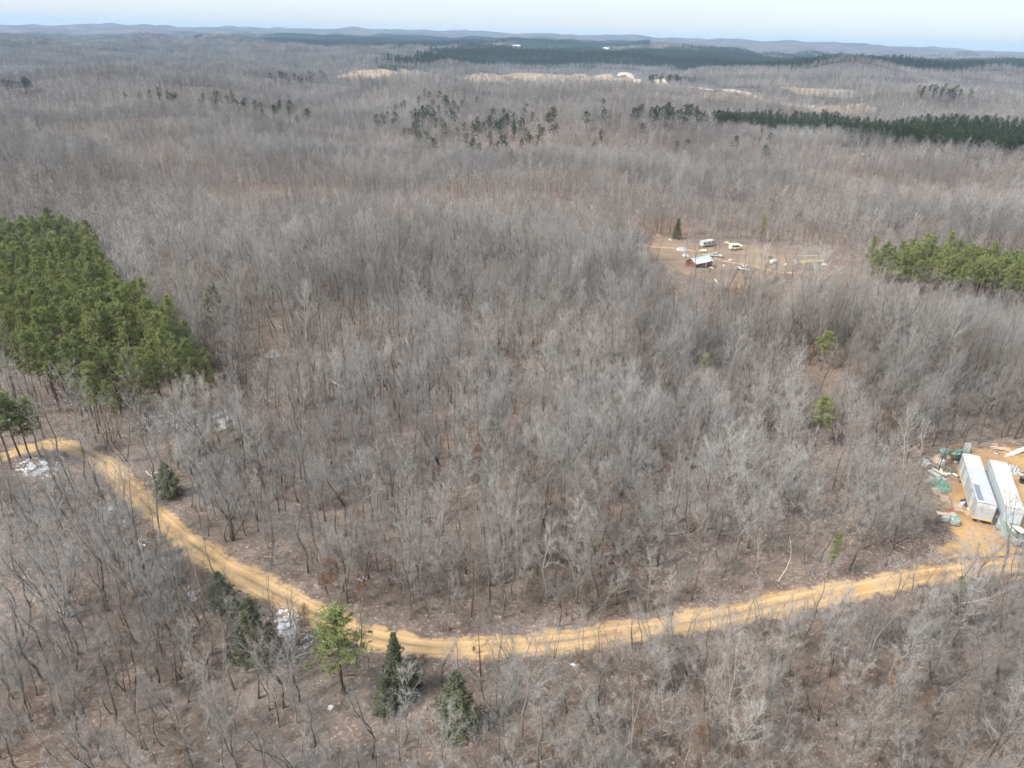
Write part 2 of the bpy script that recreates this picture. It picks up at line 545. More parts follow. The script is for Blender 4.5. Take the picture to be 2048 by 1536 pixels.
def children(P, D, L, n, smin, smax, spread, ratio, up, g):
    """n side shoots from each straight limb."""
    m = len(P)
    s = smin + (smax - smin) * (np.arange(n)[None, :] + g.uniform(0, 1, (m, n))) / n
    PP = P[:, None, :] + D[:, None, :] * (L[:, None] * s)[..., None]
    DD = np.repeat(D[:, None, :], n, 1)
    ang = np.tan(np.radians(g.uniform(spread[0], spread[1], (m, n))))
    DD = unit(DD + perp(DD, g) * ang[..., None] + np.array([0, 0, up]))
    LL = L[:, None] * ratio * (1.15 - 0.6 * s) * g.uniform(0.65, 1.3, (m, n))
    return PP.reshape(-1, 3), DD.reshape(-1, 3), LL.reshape(-1), s.reshape(-1)

def bare_tree(seed, H, form='slim', lod=0):
    """Returns (trunk Geo, crown Geo) of a leafless hardwood H metres tall."""
    g = np.random.default_rng(seed)
    T, C = Geo(), Geo()
    stems = []
    def stem(p0, d0, L, r0, r1, k=7, wob=0.035):
        t = np.linspace(0, 1, k)
        w = np.cumsum(g.normal(0, wob, (k, 3)), 0) * L / 2.2; w[0] = 0; w[:, 2] *= 0.2
        pts = p0 + np.outer(t * L, d0) + w
        pts[:, 2] += 0.04 * L * t * t
        rad = r0 + (r1 - r0) * t ** 0.9
        stems.append((pts, rad))
    up = np.array([0, 0, 1.0])
    lean = lambda a: unit(up + np.array([*g.normal(0, a, 2), 0]))
    r0 = H * g.uniform(0.0070, 0.0108)
    if form == 'clump':
        for i in range(g.integers(3, 5)):
            stem(np.array([*g.normal(0, 0.25, 2), 0]), lean(0.20), H * g.uniform(0.75, 1.0), r0 * 0.7, 0.015)
    elif form == 'forked':
        f = H * g.uniform(0.22, 0.42)
        stem(np.zeros(3), lean(0.03), f, r0 * 1.15, r0 * 0.9, k=4, wob=0.02)
        tip = stems[0][0][-1]
        for i in range(2):
            stem(tip, lean(0.25), (H - f) * g.uniform(0.85, 1.0), r0 * 0.75, 0.015, k=6)
    else:
        stem(np.zeros(3), lean(0.05), H * 0.97, r0 * (1.2 if form == 'broad' else 1.0), 0.016, k=8)
    sides = 6 if lod == 0 else 3
    for pts, rad in stems:
        rad = rad.copy()
        if lod == 0: rad[0] *= 1.25
        T.tube(pts, rad, sides)
    nprim = {'slim': 16, 'forked': 12, 'clump': 7, 'broad': 20}[form]
    reach = {'slim': 0.17, 'forked': 0.22, 'clump': 0.18, 'broad': 0.30}[form]
    low = {'slim': 0.38, 'forked': 0.15, 'clump': 0.3, 'broad': 0.30}[form]
    if lod >= 1: nprim = int(nprim * 0.75)
    P, D, L, RR = [], [], [], []
    for si, (pts, rad) in enumerate(stems):
        if form == 'forked' and si == 0: continue
        ts = low + (0.985 - low) * (np.arange(nprim) + g.uniform(0, 1, nprim)) / nprim
        az = np.arange(nprim) * 2.4 + g.uniform(-0.5, 0.5, nprim) + si * 2
        x = ts * (len(pts) - 1); i0 = np.minimum(x.astype(int), len(pts) - 2); f = (x - i0)[:, None]
        base = pts[i0] * (1 - f) + pts[i0 + 1] * f
        rb = rad[i0] * (1 - f[:, 0]) + rad[i0 + 1] * f[:, 0]
        an = np.radians(np.interp(ts, [low, 1], [62, 22]) + g.normal(0, 8, nprim))
        d = np.stack([np.sin(an) * np.cos(az), np.sin(an) * np.sin(az), np.cos(an)], -1)
        l = H * reach * np.interp(ts, [low, low + 0.18, 1], [0.75, 1.15, 0.55]) * g.uniform(0.6, 1.25, nprim)
        P.append(base); D.append(d); L.append(l); RR.append(np.maximum(rb * 0.5, 0.014))
    P, D, L, RR = np.vstack(P), np.vstack(D), np.concatenate(L), np.concatenate(RR)
    # limbs bend upward: two straight lengths
    Q = P + D * (L * 0.5)[:, None]
    D2 = unit(D + np.array([0, 0, 0.38]) + g.normal(0, 0.12, D.shape))
    thick = (1.0, 1.5, 2.6)[lod]
    if lod == 0:
        C.frustum(P, Q, RR, RR * 0.62, 3); C.frustum(Q, Q + D2 * (L * 0.6)[:, None], RR * 0.62, 0, 3)
        nn = (3, 4); 
        a = children(P, D, L * 0.5, 3, 0.25, 1, (28, 58), 0.85, 0.18, g)
        b = children(Q, D2, L * 0.6, 5, 0.05, 1, (25, 55), 0.62, 0.18, g)
        P2, DD2, L2 = np.vstack([a[0], b[0]]), np.vstack([a[1], b[1]]), np.concatenate([a[2], b[2]])
        C.frustum(P2, P2 + DD2 * L2[:, None], 0.0135, 0, 3)
        P3, D3, L3, _ = children(P2, DD2, L2, 6, 0.12, 0.98, (25, 60), 0.52, 0.15, g)
        C.frustum(P3, P3 + D3 * L3[:, None], 0.0085, 0, 3)
        P4, D4, L4, _ = children(P3, D3, np.maximum(L3, 0.35), 3, 0.2, 0.95, (25, 60), 0.6, 0.1, g)
        C.blades(P4, D4, L4, np.full(len(P4), 0.0115), g)
    elif lod == 1:
        C.frustum(P, P + unit(D + D2) * (L * 1.05)[:, None], RR * 1.1, 0, 3)
        P2, DD2, L2, _ = children(P, unit(D + D2), L, 6, 0.2, 1, (25, 58), 0.6, 0.2, g)
        C.blades(P2, DD2, L2, np.full(len(P2), 0.06), g)
        P3, D3, L3, _ = children(P2, DD2, L2, 5, 0.15, 0.98, (25, 60), 0.6, 0.15, g)
        C.blades(P3, D3, L3, np.full(len(P3), 0.046), g)
    else:
        C.blades(P, unit(D + D2), L * 1.1, np.full(len(P), 0.20), g)
        P2, DD2, L2, _ = children(P, unit(D + D2), L, 5, 0.2, 1, (25, 58), 0.75, 0.2, g)
        C.blades(P2, DD2, L2, np.full(len(P2), 0.17), g)
    return T, C

def tufts(C, P, g, n, L, W, upbias=0.35):
    m = len(P)
    d = unit(g.normal(size=(m * n, 3)) + np.array([0, 0, upbias]))
    C.blades(np.repeat(P, n, 0), d, L * g.uniform(0.7, 1.25, m * n), np.full(m * n, W), g)

def pine(seed, H, lod=0):
    g = np.random.default_rng(seed)
    T, C = Geo(), Geo()
    k = 7
    t = np.linspace(0, 1, k)
    w = np.cumsum(g.normal(0, 0.012, (k, 3)), 0) * H / 2; w[0] = 0; w[:, 2] = 0
    pts = np.outer(t * H * 0.97, [0, 0, 1.0]) + w
    r0 = 0.011 * H
    T.tube(pts, r0 * (1 - 0.9 * t ** 1.1), 6 if lod == 0 else 3)
    c0 = g.uniform(0.40, 0.52)
    nb = 44 if lod == 0 else 14
    ts = c0 + (0.99 - c0) * (np.arange(nb) + g.uniform(0, 1, nb)) / nb
    az = np.arange(nb) * 2.4 + g.uniform(-0.6, 0.6, nb)
    rel = (ts - c0) / (1 - c0)
    l = H * 0.165 * np.interp(rel, [0, 0.18, 0.5, 0.85, 1], [0.55, 1.0, 0.9, 0.5, 0.14]) * g.uniform(0.65, 1.3, nb)
    an = np.radians(np.interp(rel, [0, 1], [86, 38]) + g.normal(0, 9, nb))
    x = ts * (k - 1); i0 = np.minimum(x.astype(int), k - 2); f = (x - i0)[:, None]
    base = pts[i0] * (1 - f) + pts[i0 + 1] * f
    d = np.stack([np.sin(an) * np.cos(az), np.sin(an) * np.sin(az), np.cos(an)], -1)
    C2 = Geo()
    C2.frustum(base, base + d * l[:, None], 0.035 if lod == 0 else 0.05, 0, 3)
    # dead snag limbs below the crown
    if lod == 0:
        nd = 9
        td = g.uniform(0.18, c0, nd); ad = g.uniform(0, 6.28, nd)
        C2.frustum(np.stack([0 * td, 0 * td, td * H], -1), np.stack([np.cos(ad), np.sin(ad), td * H + 0.1], -1) * np.array([0.9, 0.9, 1]), 0.022, 0, 3)
    ns = 9 if lod == 0 else 3
    s = np.linspace(0.28, 1.02, ns)[None, :] + g.uniform(-0.05, 0.05, (nb, ns))
    P = (base[:, None, :] + d[:, None, :] * (l[:, None] * s)[..., None]).reshape(-1, 3)
    P = P + g.normal(0, 0.20 if lod == 0 else 0.3, P.shape) * np.array([1, 1, 0.8])
    if lod == 0: tufts(C, P, g, 13, 0.40, 0.085)
    else: tufts(C, P, g, 7, 0.85, 0.34)
    return T, C, C2

def cedar(seed, H, lod=0, wide=0.2):
    g = np.random.default_rng(seed)
    T, C = Geo(), Geo()
    T.tube(np.array([[0, 0, 0], [0.05, 0, H * 0.5], [0, 0.03, H * 0.95]]), np.array([0.014 * H, 0.008 * H, 0.01]), 5)
    n = 760 if lod == 0 else 60
    t = g.uniform(0.05, 1, n) ** 1.15
    rmax = H * wide * np.interp(t, [0, 0.12, 0.35, 1], [0.75, 1, 0.95, 0.10])
    az = g.uniform(0, 6.28, n)
    lump = 1 + 0.30 * np.sin(4 * t * 6.28 + 3 * az + seed) + 0.2 * np.sin(9 * t * 6.28 - 2 * az)
    rr = rmax * lump * np.sqrt(g.uniform(0.2, 1.3, n))
    P = np.stack([rr * np.cos(az), rr * np.sin(az), t * H], -1)
    d = unit(np.stack([np.cos(az), np.sin(az), np.full(n, 0.9)], -1))
    C.frustum(P - d * 0.3 * rr[:, None], P, 0.02, 0, 3)
    tufts(C, P, g, 11 if lod == 0 else 5, 0.36 if lod == 0 else 0.9, 0.10 if lod == 0 else 0.3, 0.8)
    return T, C

def shrub(seed, H, n=9):
    g = np.random.default_rng(seed)
    C = Geo()
    az = g.uniform(0, 6.28, n); an = np.radians(g.uniform(8, 48, n))
    D = np.stack([np.sin(an) * np.cos(az), np.sin(an) * np.sin(az), np.cos(an)], -1)
    P = np.stack([g.normal(0, 0.22, n), g.normal(0, 0.22, n), np.zeros(n)], -1)
    L = H * g.uniform(0.55, 1.05, n)
    C.frustum(P, P + D * L[:, None], 0.016, 0, 3)
    P2, D2, L2, _ = children(P, D, L, 6, 0.25, 1, (20, 55), 0.5, 0.15, g)
    C.frustum(P2, P2 + D2 * L2[:, None], 0.0095, 0, 3)
    P3, D3, L3, _ = children(P2, D2, L2, 5, 0.15, 1, (25, 60), 0.6, 0.1, g)
    C.blades(P3, D3, L3, np.full(len(P3), 0.014), g)
    return C

# ------------------------------------------------------------------ plant materials
def bark_mat(name, c0, c1, pale=None, patch=True):
    t = NT(name)
    r_ = t.rand()
    c = t.mix(t.rng(t.math('FRACT', t.math('MULTIPLY', r_, 7.31)), 0, 1, smooth=False), c0, c1)
    if patch:
        c = t.mix(t.rng(r_, 0.10, 0.14, 0.75, 0), c, tuple(x * k for x, k in zip(c0, (0.78, 0.60, 0.50))))
        c = t.mix(t.math('MULTIPLY', t.rng(r_, 0.30, 0.34), t.rng(r_, 0.44, 0.48, 0.6, 0)), c, tuple(0.55 * x for x in c0))
    c = t.mix(t.rng(t.noise(1.6, 3), 0.35, 0.65, 0, 0.5), c, tuple(0.55 * x for x in c0))
    if patch:
        p = t.noise(0.02, 3)
        c = t.hsv(c, s=t.rng(p, 0.35, 0.65, 0.65, 1.35), v=t.rng(t.noise(0.012, 4), 0.36, 0.64, 0.74, 1.2))
    if pale: c = t.mix(t.rng(t.rand(), 0.945, 0.96), c, pale)
    return t.done(c)

M_TRUNK = bark_mat('grey bark', (0.135, 0.118, 0.102), (0.215, 0.195, 0.172), (0.38, 0.355, 0.32))
M_TWIG = bark_mat('grey twigs', (0.275, 0.258, 0.242), (0.40, 0.378, 0.355), (0.41, 0.39, 0.36))
M_PALE = bark_mat('pale smooth bark', (0.32, 0.30, 0.27), (0.42, 0.395, 0.36))
M_BRUSH = bark_mat('brush twigs', (0.235, 0.20, 0.172), (0.35, 0.31, 0.275))
M_PBARK = bark_mat('pine bark', (0.115, 0.078, 0.058), (0.15, 0.105, 0.08), patch=False)
def needle_mat(name, c0, c1, trans=0.25):
    t = NT(name)
    c = t.mix(t.rand(), c0, c1)
    c = t.hsv(c, v=t.rng(t.noise(0.9, 3), 0.3, 0.7, 0.75, 1.3))
    t.done(c)
    tr = t.n.new('ShaderNodeBsdfTranslucent'); t.l.new(c, tr.inputs['Color'])
    ms = t.n.new('ShaderNodeMixShader'); ms.inputs[0].default_value = trans
    t.l.new(t.b.outputs[0], ms.inputs[1]); t.l.new(tr.outputs[0], ms.inputs[2]); t.l.new(ms.outputs[0], t.out.inputs['Surface'])
    return t.m
M_NEEDLE = needle_mat('pine needles', (0.200, 0.230, 0.095), (0.280, 0.300, 0.122))
M_FARNEEDLE = needle_mat('distant pine needles', (0.042, 0.058, 0.030), (0.070, 0.085, 0.040))
M_CEDAR = needle_mat('cedar sprays', (0.135, 0.155, 0.095), (0.190, 0.205, 0.125))
M_OAKLEAF = needle_mat('dead oak leaves', (0.23, 0.125, 0.062), (0.30, 0.175, 0.095))

FORMS = ['slim', 'forked', 'clump', 'broad']
def bare_meshes(i, form, H, lod, pale=False):
    T, C = bare_tree(100 + i + 50 * lod, H, form, lod)
    return T, C

def joined(name, parts, col):
    """several Geo with materials -> one object for scattering."""
    V, F, M, off = [], [], [], 0
    mats = []
    for k, (G, m) in enumerate(parts):
        v, f = G.get()
        V.append(v); F.append(f + off); off += len(v); M.append(np.full(len(f), k)); mats.append(m)
    return link_mesh(name, np.vstack(V), np.vstack(F), mats, midx=np.concatenate(M), col=col)

LIB = {}
def lib(name):
    if name not in LIB: LIB[name] = bpy.data.collections.new(name)
    return LIB[name]

hw_protos = []          # (form, trunk mesh, crown mesh, height)
k = 0
for form, n in (('slim', 5), ('forked', 3), ('clump', 3), ('broad', 3)):
    for q in range(n):
        H = {'slim': 12, 'forked': 13, 'clump': 9, 'broad': 14}[form]
        T, C = bare_tree(100 + k, H, form, 0)
        v, f = T.get(); tm = mesh_data('trunk', v, f, M_TRUNK)
        v, f = C.get(); cm = mesh_data('crown', v, f, M_TWIG)
        hw_protos.append((form, tm, cm, H))
        joined('hardwood_%02d' % k, [(T, M_TRUNK), (C, M_TWIG)], lib('hardwood_near'))
        k += 1
N_NEAR = k
for q in range(2):
    T, C = bare_tree(180 + q, 13, ('slim', 'broad')[q], 0)
    v, f = T.get(); tm = mesh_data('trunk', v, f, M_PALE)
    v, f = C.get(); cm = mesh_data('crown', v, f, M_TWIG)
    hw_protos.append(('pale', tm, cm, 13))
for q in range(8):
    form = ('slim', 'broad', 'forked', 'broad')[q % 4]
    T, C = bare_tree(300 + q, 15, form, 1)
    joined('hardwood_%02d' % (20 + q), [(T, M_TRUNK), (C, M_TWIG)], lib('hardwood_near'))
for q in range(6):
    T, C = bare_tree(400 + q, 15, ('slim', 'broad')[q % 2], 2)
    joined('hardwood_%02d' % (40 + q), [(T, M_TRUNK), (C, M_TWIG)], lib('hardwood_near'))
for q in range(4):      # far clumps of five or six trees
    G1, G2 = Geo(), Geo()
    g = np.random.default_rng(900 + q)
    for j in range(9):
        T, C = bare_tree(500 + 10 * q + j, g.uniform(12, 17), ('slim', 'broad')[j % 2], 2)
        off = np.array([*g.uniform(-9, 9, 2), 0])
        v, f = T.get(); G1.add(v + off, f)
        v, f = C.get(); G2.add(v + off, f)
    joined('hardwood_%02d' % (60 + q), [(G1, M_TRUNK), (G2, M_TWIG)], lib('hardwood_near'))
V_NEAR, V_MID, V_FAR, V_CLUMP = range(0, N_NEAR), range(N_NEAR, N_NEAR + 8), range(N_NEAR + 8, N_NEAR + 14), range(N_NEAR + 14, N_NEAR + 18)

pine_protos = []
for q in range(7):
    T, C, C2 = pine(700 + q, 14)
    v, f = T.get(); tm = mesh_data('trunk', v, f, M_PBARK)
    v, f = C2.get(); v2, f2 = C.get()
    cm = mesh_data('crown', np.vstack([v, v2]), np.vstack([f, f2 + len(v)]), [M_PBARK, M_NEEDLE], midx=np.r_[np.zeros(len(f)), np.ones(len(f2))])
    pine_protos.append((tm, cm, 14))
    if q < 4: joined('pine_%02d' % (10 + q), [(T, M_PBARK), (C2, M_PBARK), (C, M_NEEDLE)], lib('pine_far'))
for q in range(4):
    T, C, C2 = pine(750 + q, 15, 1)
    joined('pine_%02d' % q, [(T, M_PBARK), (C2, M_PBARK), (C, M_FARNEEDLE)], lib('pine_far'))
cedar_protos = []
for q in range(3):
    T, C = cedar(800 + q, 8)
    v, f = T.get(); tm = mesh_data('trunk', v, f, M_PBARK)
    v, f = C.get(); cm = mesh_data('crown', v, f, M_CEDAR)
    cedar_protos.append((tm, cm, 8))
for q in range(6):
    joined('shrub_%02d' % q, [(shrub(850 + q, (1.6, 2.4, 3.4)[q % 3], 9), M_BRUSH)], lib('brush'))
# saplings that keep their dead leaves
G_ = np.random.default_rng(3)
for q in range(2):
    T, C = bare_tree(870 + q, 7, 'slim', 1)
    L = Geo()
    v, f = C.get()
    P = v[G_.integers(0, len(v), 420)] + G_.normal(0, 0.12, (420, 3))
    d = unit(G_.normal(size=(420, 3)))
    L.quads(P, d * 0.09, perp(d, G_) * 0.06)
    joined('shrub_%02d' % (10 + q), [(T, M_TRUNK), (C, M_BRUSH), (L, M_OAKLEAF)], lib('brush'))

M_DRY = bark_mat('dry grass', (0.32, 0.255, 0.18), (0.42, 0.345, 0.25))
M_STICK = bark_mat('weathered sticks', (0.26, 0.235, 0.21), (0.48, 0.45, 0.41))
for q in range(3):
    C = Geo(); n_ = 60
    P = np.column_stack([G_.normal(0, 0.45, (n_, 2)), np.zeros(n_)])
    C.blades(P, unit(G_.normal(size=(n_, 3)) * np.array([1, 1, 0.3]) + np.array([0, 0, 0.9])), G_.uniform(0.3, 0.75, n_), np.full(n_, 0.03), G_)
    joined('shrub_%02d' % (20 + q), [(C, M_DRY)], lib('brush'))
for q in range(3):
    C = Geo(); n_ = 7
    P = np.column_stack([G_.normal(0, 0.8, (n_, 2)), G_.uniform(0.1, 0.3, n_)])
    a_ = G_.uniform(0, 6.28, n_)
    D = unit(np.column_stack([np.cos(a_), np.sin(a_), G_.uniform(-0.05, 0.25, n_)])); L_ = G_.uniform(0.8, 3.2, n_)
    C.frustum(P, P + D * L_[:, None], 0.028, 0, 3)
    P2, D2, L2, _ = children(P, D, L_, 4, 0.3, 0.95, (25, 60), 0.4, 0.1, G_)
    C.frustum(P2, P2 + D2 * L2[:, None], 0.014, 0, 3)
    joined('shrub_%02d' % (30 + q), [(C, M_STICK)], lib('brush'))

# ------------------------------------------------------------------ scattering
def scatter(name, XY, variant, scl, col, label, cat, lift=-0.08, tilt=0.04, seed=5):
    g = np.random.default_rng(seed)
    n = len(XY)
    V = np.column_stack([XY, height(XY[:, 0], XY[:, 1]) + lift])
    me = bpy.data.meshes.new(name)
    me.vertices.add(n); me.vertices.foreach_set('co', V.astype(np.float32).ravel())
    a = me.attributes.new('rot', 'FLOAT_VECTOR', 'POINT')
    rot = np.column_stack([g.normal(0, tilt, n), g.normal(0, tilt, n), g.uniform(0, 6.283, n)])
    a.data.foreach_set('vector', rot.astype(np.float32).ravel())
    a = me.attributes.new('scl', 'FLOAT_VECTOR', 'POINT')
    s = np.column_stack([scl * g.uniform(0.85, 1.2, n), scl * g.uniform(0.85, 1.2, n), scl])
    a.data.foreach_set('vector', s.astype(np.float32).ravel())
    a = me.attributes.new('variant', 'INT', 'POINT')
    a.data.foreach_set('value', np.asarray(variant, np.int32))
    o = bpy.data.objects.new(name, me); COL.objects.link(o)
    ng = bpy.data.node_groups.new(name + '_scatter', 'GeometryNodeTree')
    ng.interface.new_socket('Geometry', in_out='INPUT', socket_type='NodeSocketGeometry')
    ng.interface.new_socket('Geometry', in_out='OUTPUT', socket_type='NodeSocketGeometry')
    N, Lk = ng.nodes, ng.links
    gi, go = N.new('NodeGroupInput'), N.new('NodeGroupOutput')
    ci = N.new('GeometryNodeCollectionInfo'); ci.inputs['Collection'].default_value = col
    ci.inputs['Separate Children'].default_value = True; ci.inputs['Reset Children'].default_value = True
    ip = N.new('GeometryNodeInstanceOnPoints'); ip.inputs['Pick Instance'].default_value = True
    def na(nm, ty):
        t = N.new('GeometryNodeInputNamedAttribute'); t.data_type = ty; t.inputs['Name'].default_value = nm
        return t.outputs['Attribute']
    Lk.new(gi.outputs[0], ip.inputs['Points']); Lk.new(ci.outputs[0], ip.inputs['Instance'])
    Lk.new(na('variant', 'INT'), ip.inputs['Instance Index'])
    Lk.new(na('rot', 'FLOAT_VECTOR'), ip.inputs['Rotation']); Lk.new(na('scl', 'FLOAT_VECTOR'), ip.inputs['Scale'])
    Lk.new(ip.outputs[0], go.inputs[0])
    md = o.modifiers.new('scatter', 'NODES'); md.node_group = ng
    tag(o, label, cat, kind='stuff')
    return o

def jitter(r0, r1, cell, g, half=44, keep=1.0):
    """Jittered grid over the wedge of ground in front of the camera."""
    n = int(r1 / cell) + 1
    gx, gy = np.meshgrid(np.arange(-n, n + 1), np.arange(-2, n + 1), indexing='ij')
    x = (gx + g.uniform(-0.48, 0.48, gx.shape)) * cell; y = (gy + g.uniform(-0.48, 0.48, gy.shape)) * cell
    r = np.hypot(x, y); az = np.degrees(np.arctan2(np.abs(x), y))
    lim = np.where(r < 120, 60, half)
    ok = (r >= r0) & (r < r1) & (az < lim) & (g.uniform(size=x.shape) < keep)
    return np.column_stack([x[ok], y[ok]])

PINE_LEFT = poly_px([(-160, 820), (20, 800), (100, 838), (160, 862), (230, 888), (310, 856), (370, 842), (436, 812), (345, 722), (268, 662), (212, 570), (196, 530), (150, 500), (-200, 490)])
PINE_RIGHT = poly_px([(1722, 566), (1748, 590), (1830, 596), (1930, 612), (2060, 632), (2140, 640), (2140, 590), (2048, 580), (1900, 562), (1760, 556)])
PINE_BAND = poly_px([(1430, 268), (1560, 284), (1700, 294), (1850, 308), (2048, 330), (2250, 350), (2250, 296), (2048, 279), (1850, 266), (1650, 254), (1435, 250)])
EVERGREEN_PX = (
    [(735, 262), (790, 225), (845, 196), (890, 205), (960, 235), (1110, 250), (1115, 285), (1040, 325), (960, 330), (900, 300), (800, 290)],
    [(180, 208), (340, 205), (470, 208), (560, 225), (628, 248), (600, 262), (470, 245), (360, 232)],
    [(530, 162), (580, 158), (660, 160), (650, 170), (570, 180)],
    [(1290, 166), (1380, 168), (1390, 172), (1300, 172)],
    [(1240, 248), (1330, 242), (1440, 250), (1430, 262), (1260, 260)],
    [(1830, 196), (1900, 192), (1945, 205), (1930, 212), (1840, 205)],
    [(1940, 300), (2000, 296), (2048, 312), (2048, 330), (1960, 318)],
    [(0, 185), (60, 180), (100, 186), (60, 192), (0, 192)],
    [(690, 250), (900, 200), (1250, 235), (1500, 268), (1560, 330), (1150, 350), (800, 335)],
)
EVERGREEN = [poly_px(p) for p in EVERGREEN_PX]
FRONT_L = poly_px([(-180, 818), (20, 798), (90, 836), (160, 866), (232, 892), (420, 800), (400, 770), (470, 800), (440, 850), (330, 905), (300, 960), (250, 940), (180, 890), (100, 880), (40, 900), (0, 935), (-180, 985)])
JUNK = poly_px([(1770, 950), (1850, 915), (1920, 885), (2100, 880), (2200, 900), (2200, 1130), (1880, 1130), (1800, 1100), (1780, 1020)])
LOW = poly_px([(1300, 545), (1300, 640), (1690, 650), (1760, 690), (2140, 730), (2140, 560), (1680, 545), (1500, 600)])
THIN = poly_px([(420, 700), (560, 610), (800, 600), (1000, 620), (1300, 640), (1250, 720), (1050, 800), (760, 820), (520, 800)])
HOMEEDGE = poly_px([(1270, 470), (1430, 480), (1650, 492), (1720, 530), (1690, 575), (1600, 630), (1450, 655), (1340, 640), (1290, 580), (1270, 520)])

KEEPOUT = [tuple(at_px(*q))[:2] for q in ((688, 1396), (688, 1425), (690, 1460), (912, 1475), (912, 1500), (912, 1530), (900, 1450), (797, 1410), (797, 1440), (508, 1335), (452, 1240), (340, 1000), (1655, 1168), (80, 925), (50, 930), (20, 950), (100, 940), (130, 930), (60, 960), (170, 950), (1640, 750), (1640, 772), (1407, 760), (1407, 780), (1630, 900), (1630, 922), (1640, 790), (1407, 800), (1630, 945))]
def open_ground(x, y):
    """True where no tree may stand."""
    d = dist_path(ROAD[::3], x, y) < 2.3
    for kx, ky in KEEPOUT: d |= np.hypot(x - kx, y - ky) < (2.9 if math.hypot(kx, ky) < 90 else 4.2)
    d |= inside(YARD, x, y) | (dist_path(HOMELANE[::4], x, y) < 2.0)
    return d

gF = np.random.default_rng(21)
XY, VAR, SCL = [], [], []
def put(xy, var, scl):
    XY.append(xy); VAR.append(gF.choice(np.array(list(var)), len(xy))); SCL.append(scl)

def below_road(x, y):
    """between the camera and the road, in or just under the frame"""
    P = np.column_stack([x, y, height(x, y)])
    u, v, z = to_px(P)
    rv = np.interp(u, [p[0] for p in ROAD_PX], [p[1] for p in ROAD_PX])
    return (v > rv) & (z > 0)

near = jitter(34, 270, 2.05, gF)
x, y = near.T
ok = ~open_ground(x, y) & ~inside(PINE_LEFT, x, y) & ~inside(PINE_RIGHT, x, y)
keep = gF.uniform(size=len(x))
dens = 0.78 + 0.22 * waves(x, y, 45, 77)
dens = np.where(inside(THIN, x, y), dens * 0.55, dens)
dens = np.where(inside(HOMEEDGE, x, y), dens * 0.22, dens)
dens = np.where(below_road(x, y), dens * 0.75, dens)
dens = np.where(inside(HOME, x, y), 0.05, dens)
dens = np.where(inside(FRONT_L, x, y), 0.12, dens)
dens = np.where(inside(JUNK, x, y), 0.06, dens)
near = near[ok & (keep < dens)]
bl = below_road(*near.T)
IND = near[bl]
near = near[~bl]
iu, iv, iz = to_px(np.column_stack([IND, height(*IND.T)]))
vis = (iu > -60) & (iu < 2110) & (iv < 1536 + 190)
IND = IND[vis]
pick = gF.permutation(len(IND))
near = np.vstack([near, IND[pick[330:]]])
IND = IND[pick[:330]]
nd = np.hypot(*near.T)
put(near, V_NEAR, np.clip(gF.lognormal(-0.36, 0.36, len(near)), 0.3, 1.2) * np.interp(nd, [60, 140], [0.92, 1.05]) * np.where(inside(LOW, *near.T), 0.62, 1) * (1 + 0.14 * waves(*near.T, 70, 79)))
mid = jitter(270, 950, 3.6, gF)
x, y = mid.T
bad = inside(PINE_BAND, x, y) | inside(HOME, x, y) | (bare_far(x, y) > 0) | (dist_path(FARROAD[::3], x, y) < 10) | inside(PINE_RIGHT, x, y)
dn = np.where(inside(HOMEEDGE, x, y), 0.15, 0.86 + 0.2 * waves(x, y, 90, 78))
for p_ in EVERGREEN[:-1]: dn = np.where(inside(p_, x, y), dn * 0.55, dn)
mid = mid[~bad & (gF.uniform(size=len(x)) < dn)]
put(mid, V_MID, gF.uniform(0.45, 0.92, len(mid)) * (1 + 0.15 * waves(*mid.T, 160, 80)))
far = jitter(950, 2600, 6.2, gF)
x, y = far.T
bad = (pine_far(x, y) > 0) | inside(PINE_BAND, x, y) | ((bare_far(x, y) > 0) & (gF.uniform(size=len(x)) > 0.12)) | (dist_path(FARROAD[::3], x, y) < 22) | (dist_path(FARROAD[::3] * (1 - 55 / np.hypot(*FARROAD[::3].T))[:, None], x, y) < 52)
far = far[~bad]
put(far, V_FAR, gF.uniform(0.55, 1.05, len(far)))
vfar = jitter(2600, 6200, 18, gF)
x, y = vfar.T
vfar = vfar[~((pine_far(x, y) > 0) | (bare_far(x, y) > 0))]
put(vfar, V_CLUMP, gF.uniform(0.8, 1.25, len(vfar)))
forest = scatter('leafless_forest', np.vstack(XY), np.concatenate(VAR), np.concatenate(SCL), lib('hardwood_near'),
                 'grey leafless hardwood forest stretching from the dirt road to the far ridges', 'forest')

# distant pine plantations
pf = jitter(700, 6500, 13, gF)
x, y = pf.T
pf = pf[(pine_far(x, y) > 0) & (np.hypot(x, y) > 1500)]
pb = jitter(350, 1100, 4.4, gF, half=40)
pb = pb[inside(PINE_BAND, *pb.T)]
def stand_points(poly, cell, n_ind):
    lo, hi = poly.min(0) - 1, poly.max(0) + 1
    gx, gy = np.meshgrid(np.arange(lo[0], hi[0], cell), np.arange(lo[1], hi[1], cell), indexing='ij')
    x = (gx + gF.uniform(-0.42, 0.42, gx.shape) * cell).ravel(); y = (gy + gF.uniform(-0.42, 0.42, gx.shape) * cell).ravel()
    k = inside(poly, x, y) & (gF.uniform(size=x.shape) < 0.94)
    x, y = x[k], y[k]
    u, v, z = to_px(np.column_stack([x, y, height(x, y) + 9]))
    k = (u > -25) & (u < 2075)
    o = np.argsort(np.hypot(x[k], y[k]))
    xy = np.column_stack([x[k], y[k]])[o]
    return xy[:n_ind], xy[n_ind:]
PL_IND, PL_REST = stand_points(PINE_LEFT, 3.75, 235)
PR_IND, PR_REST = stand_points(PINE_RIGHT, 3.7, 70)
XP = np.vstack([pf, pb])
SP = np.concatenate([gF.uniform(1.2, 1.7, len(pf)), gF.uniform(0.95, 1.25, len(pb))])
PREST = np.vstack([PL_REST, PR_REST])
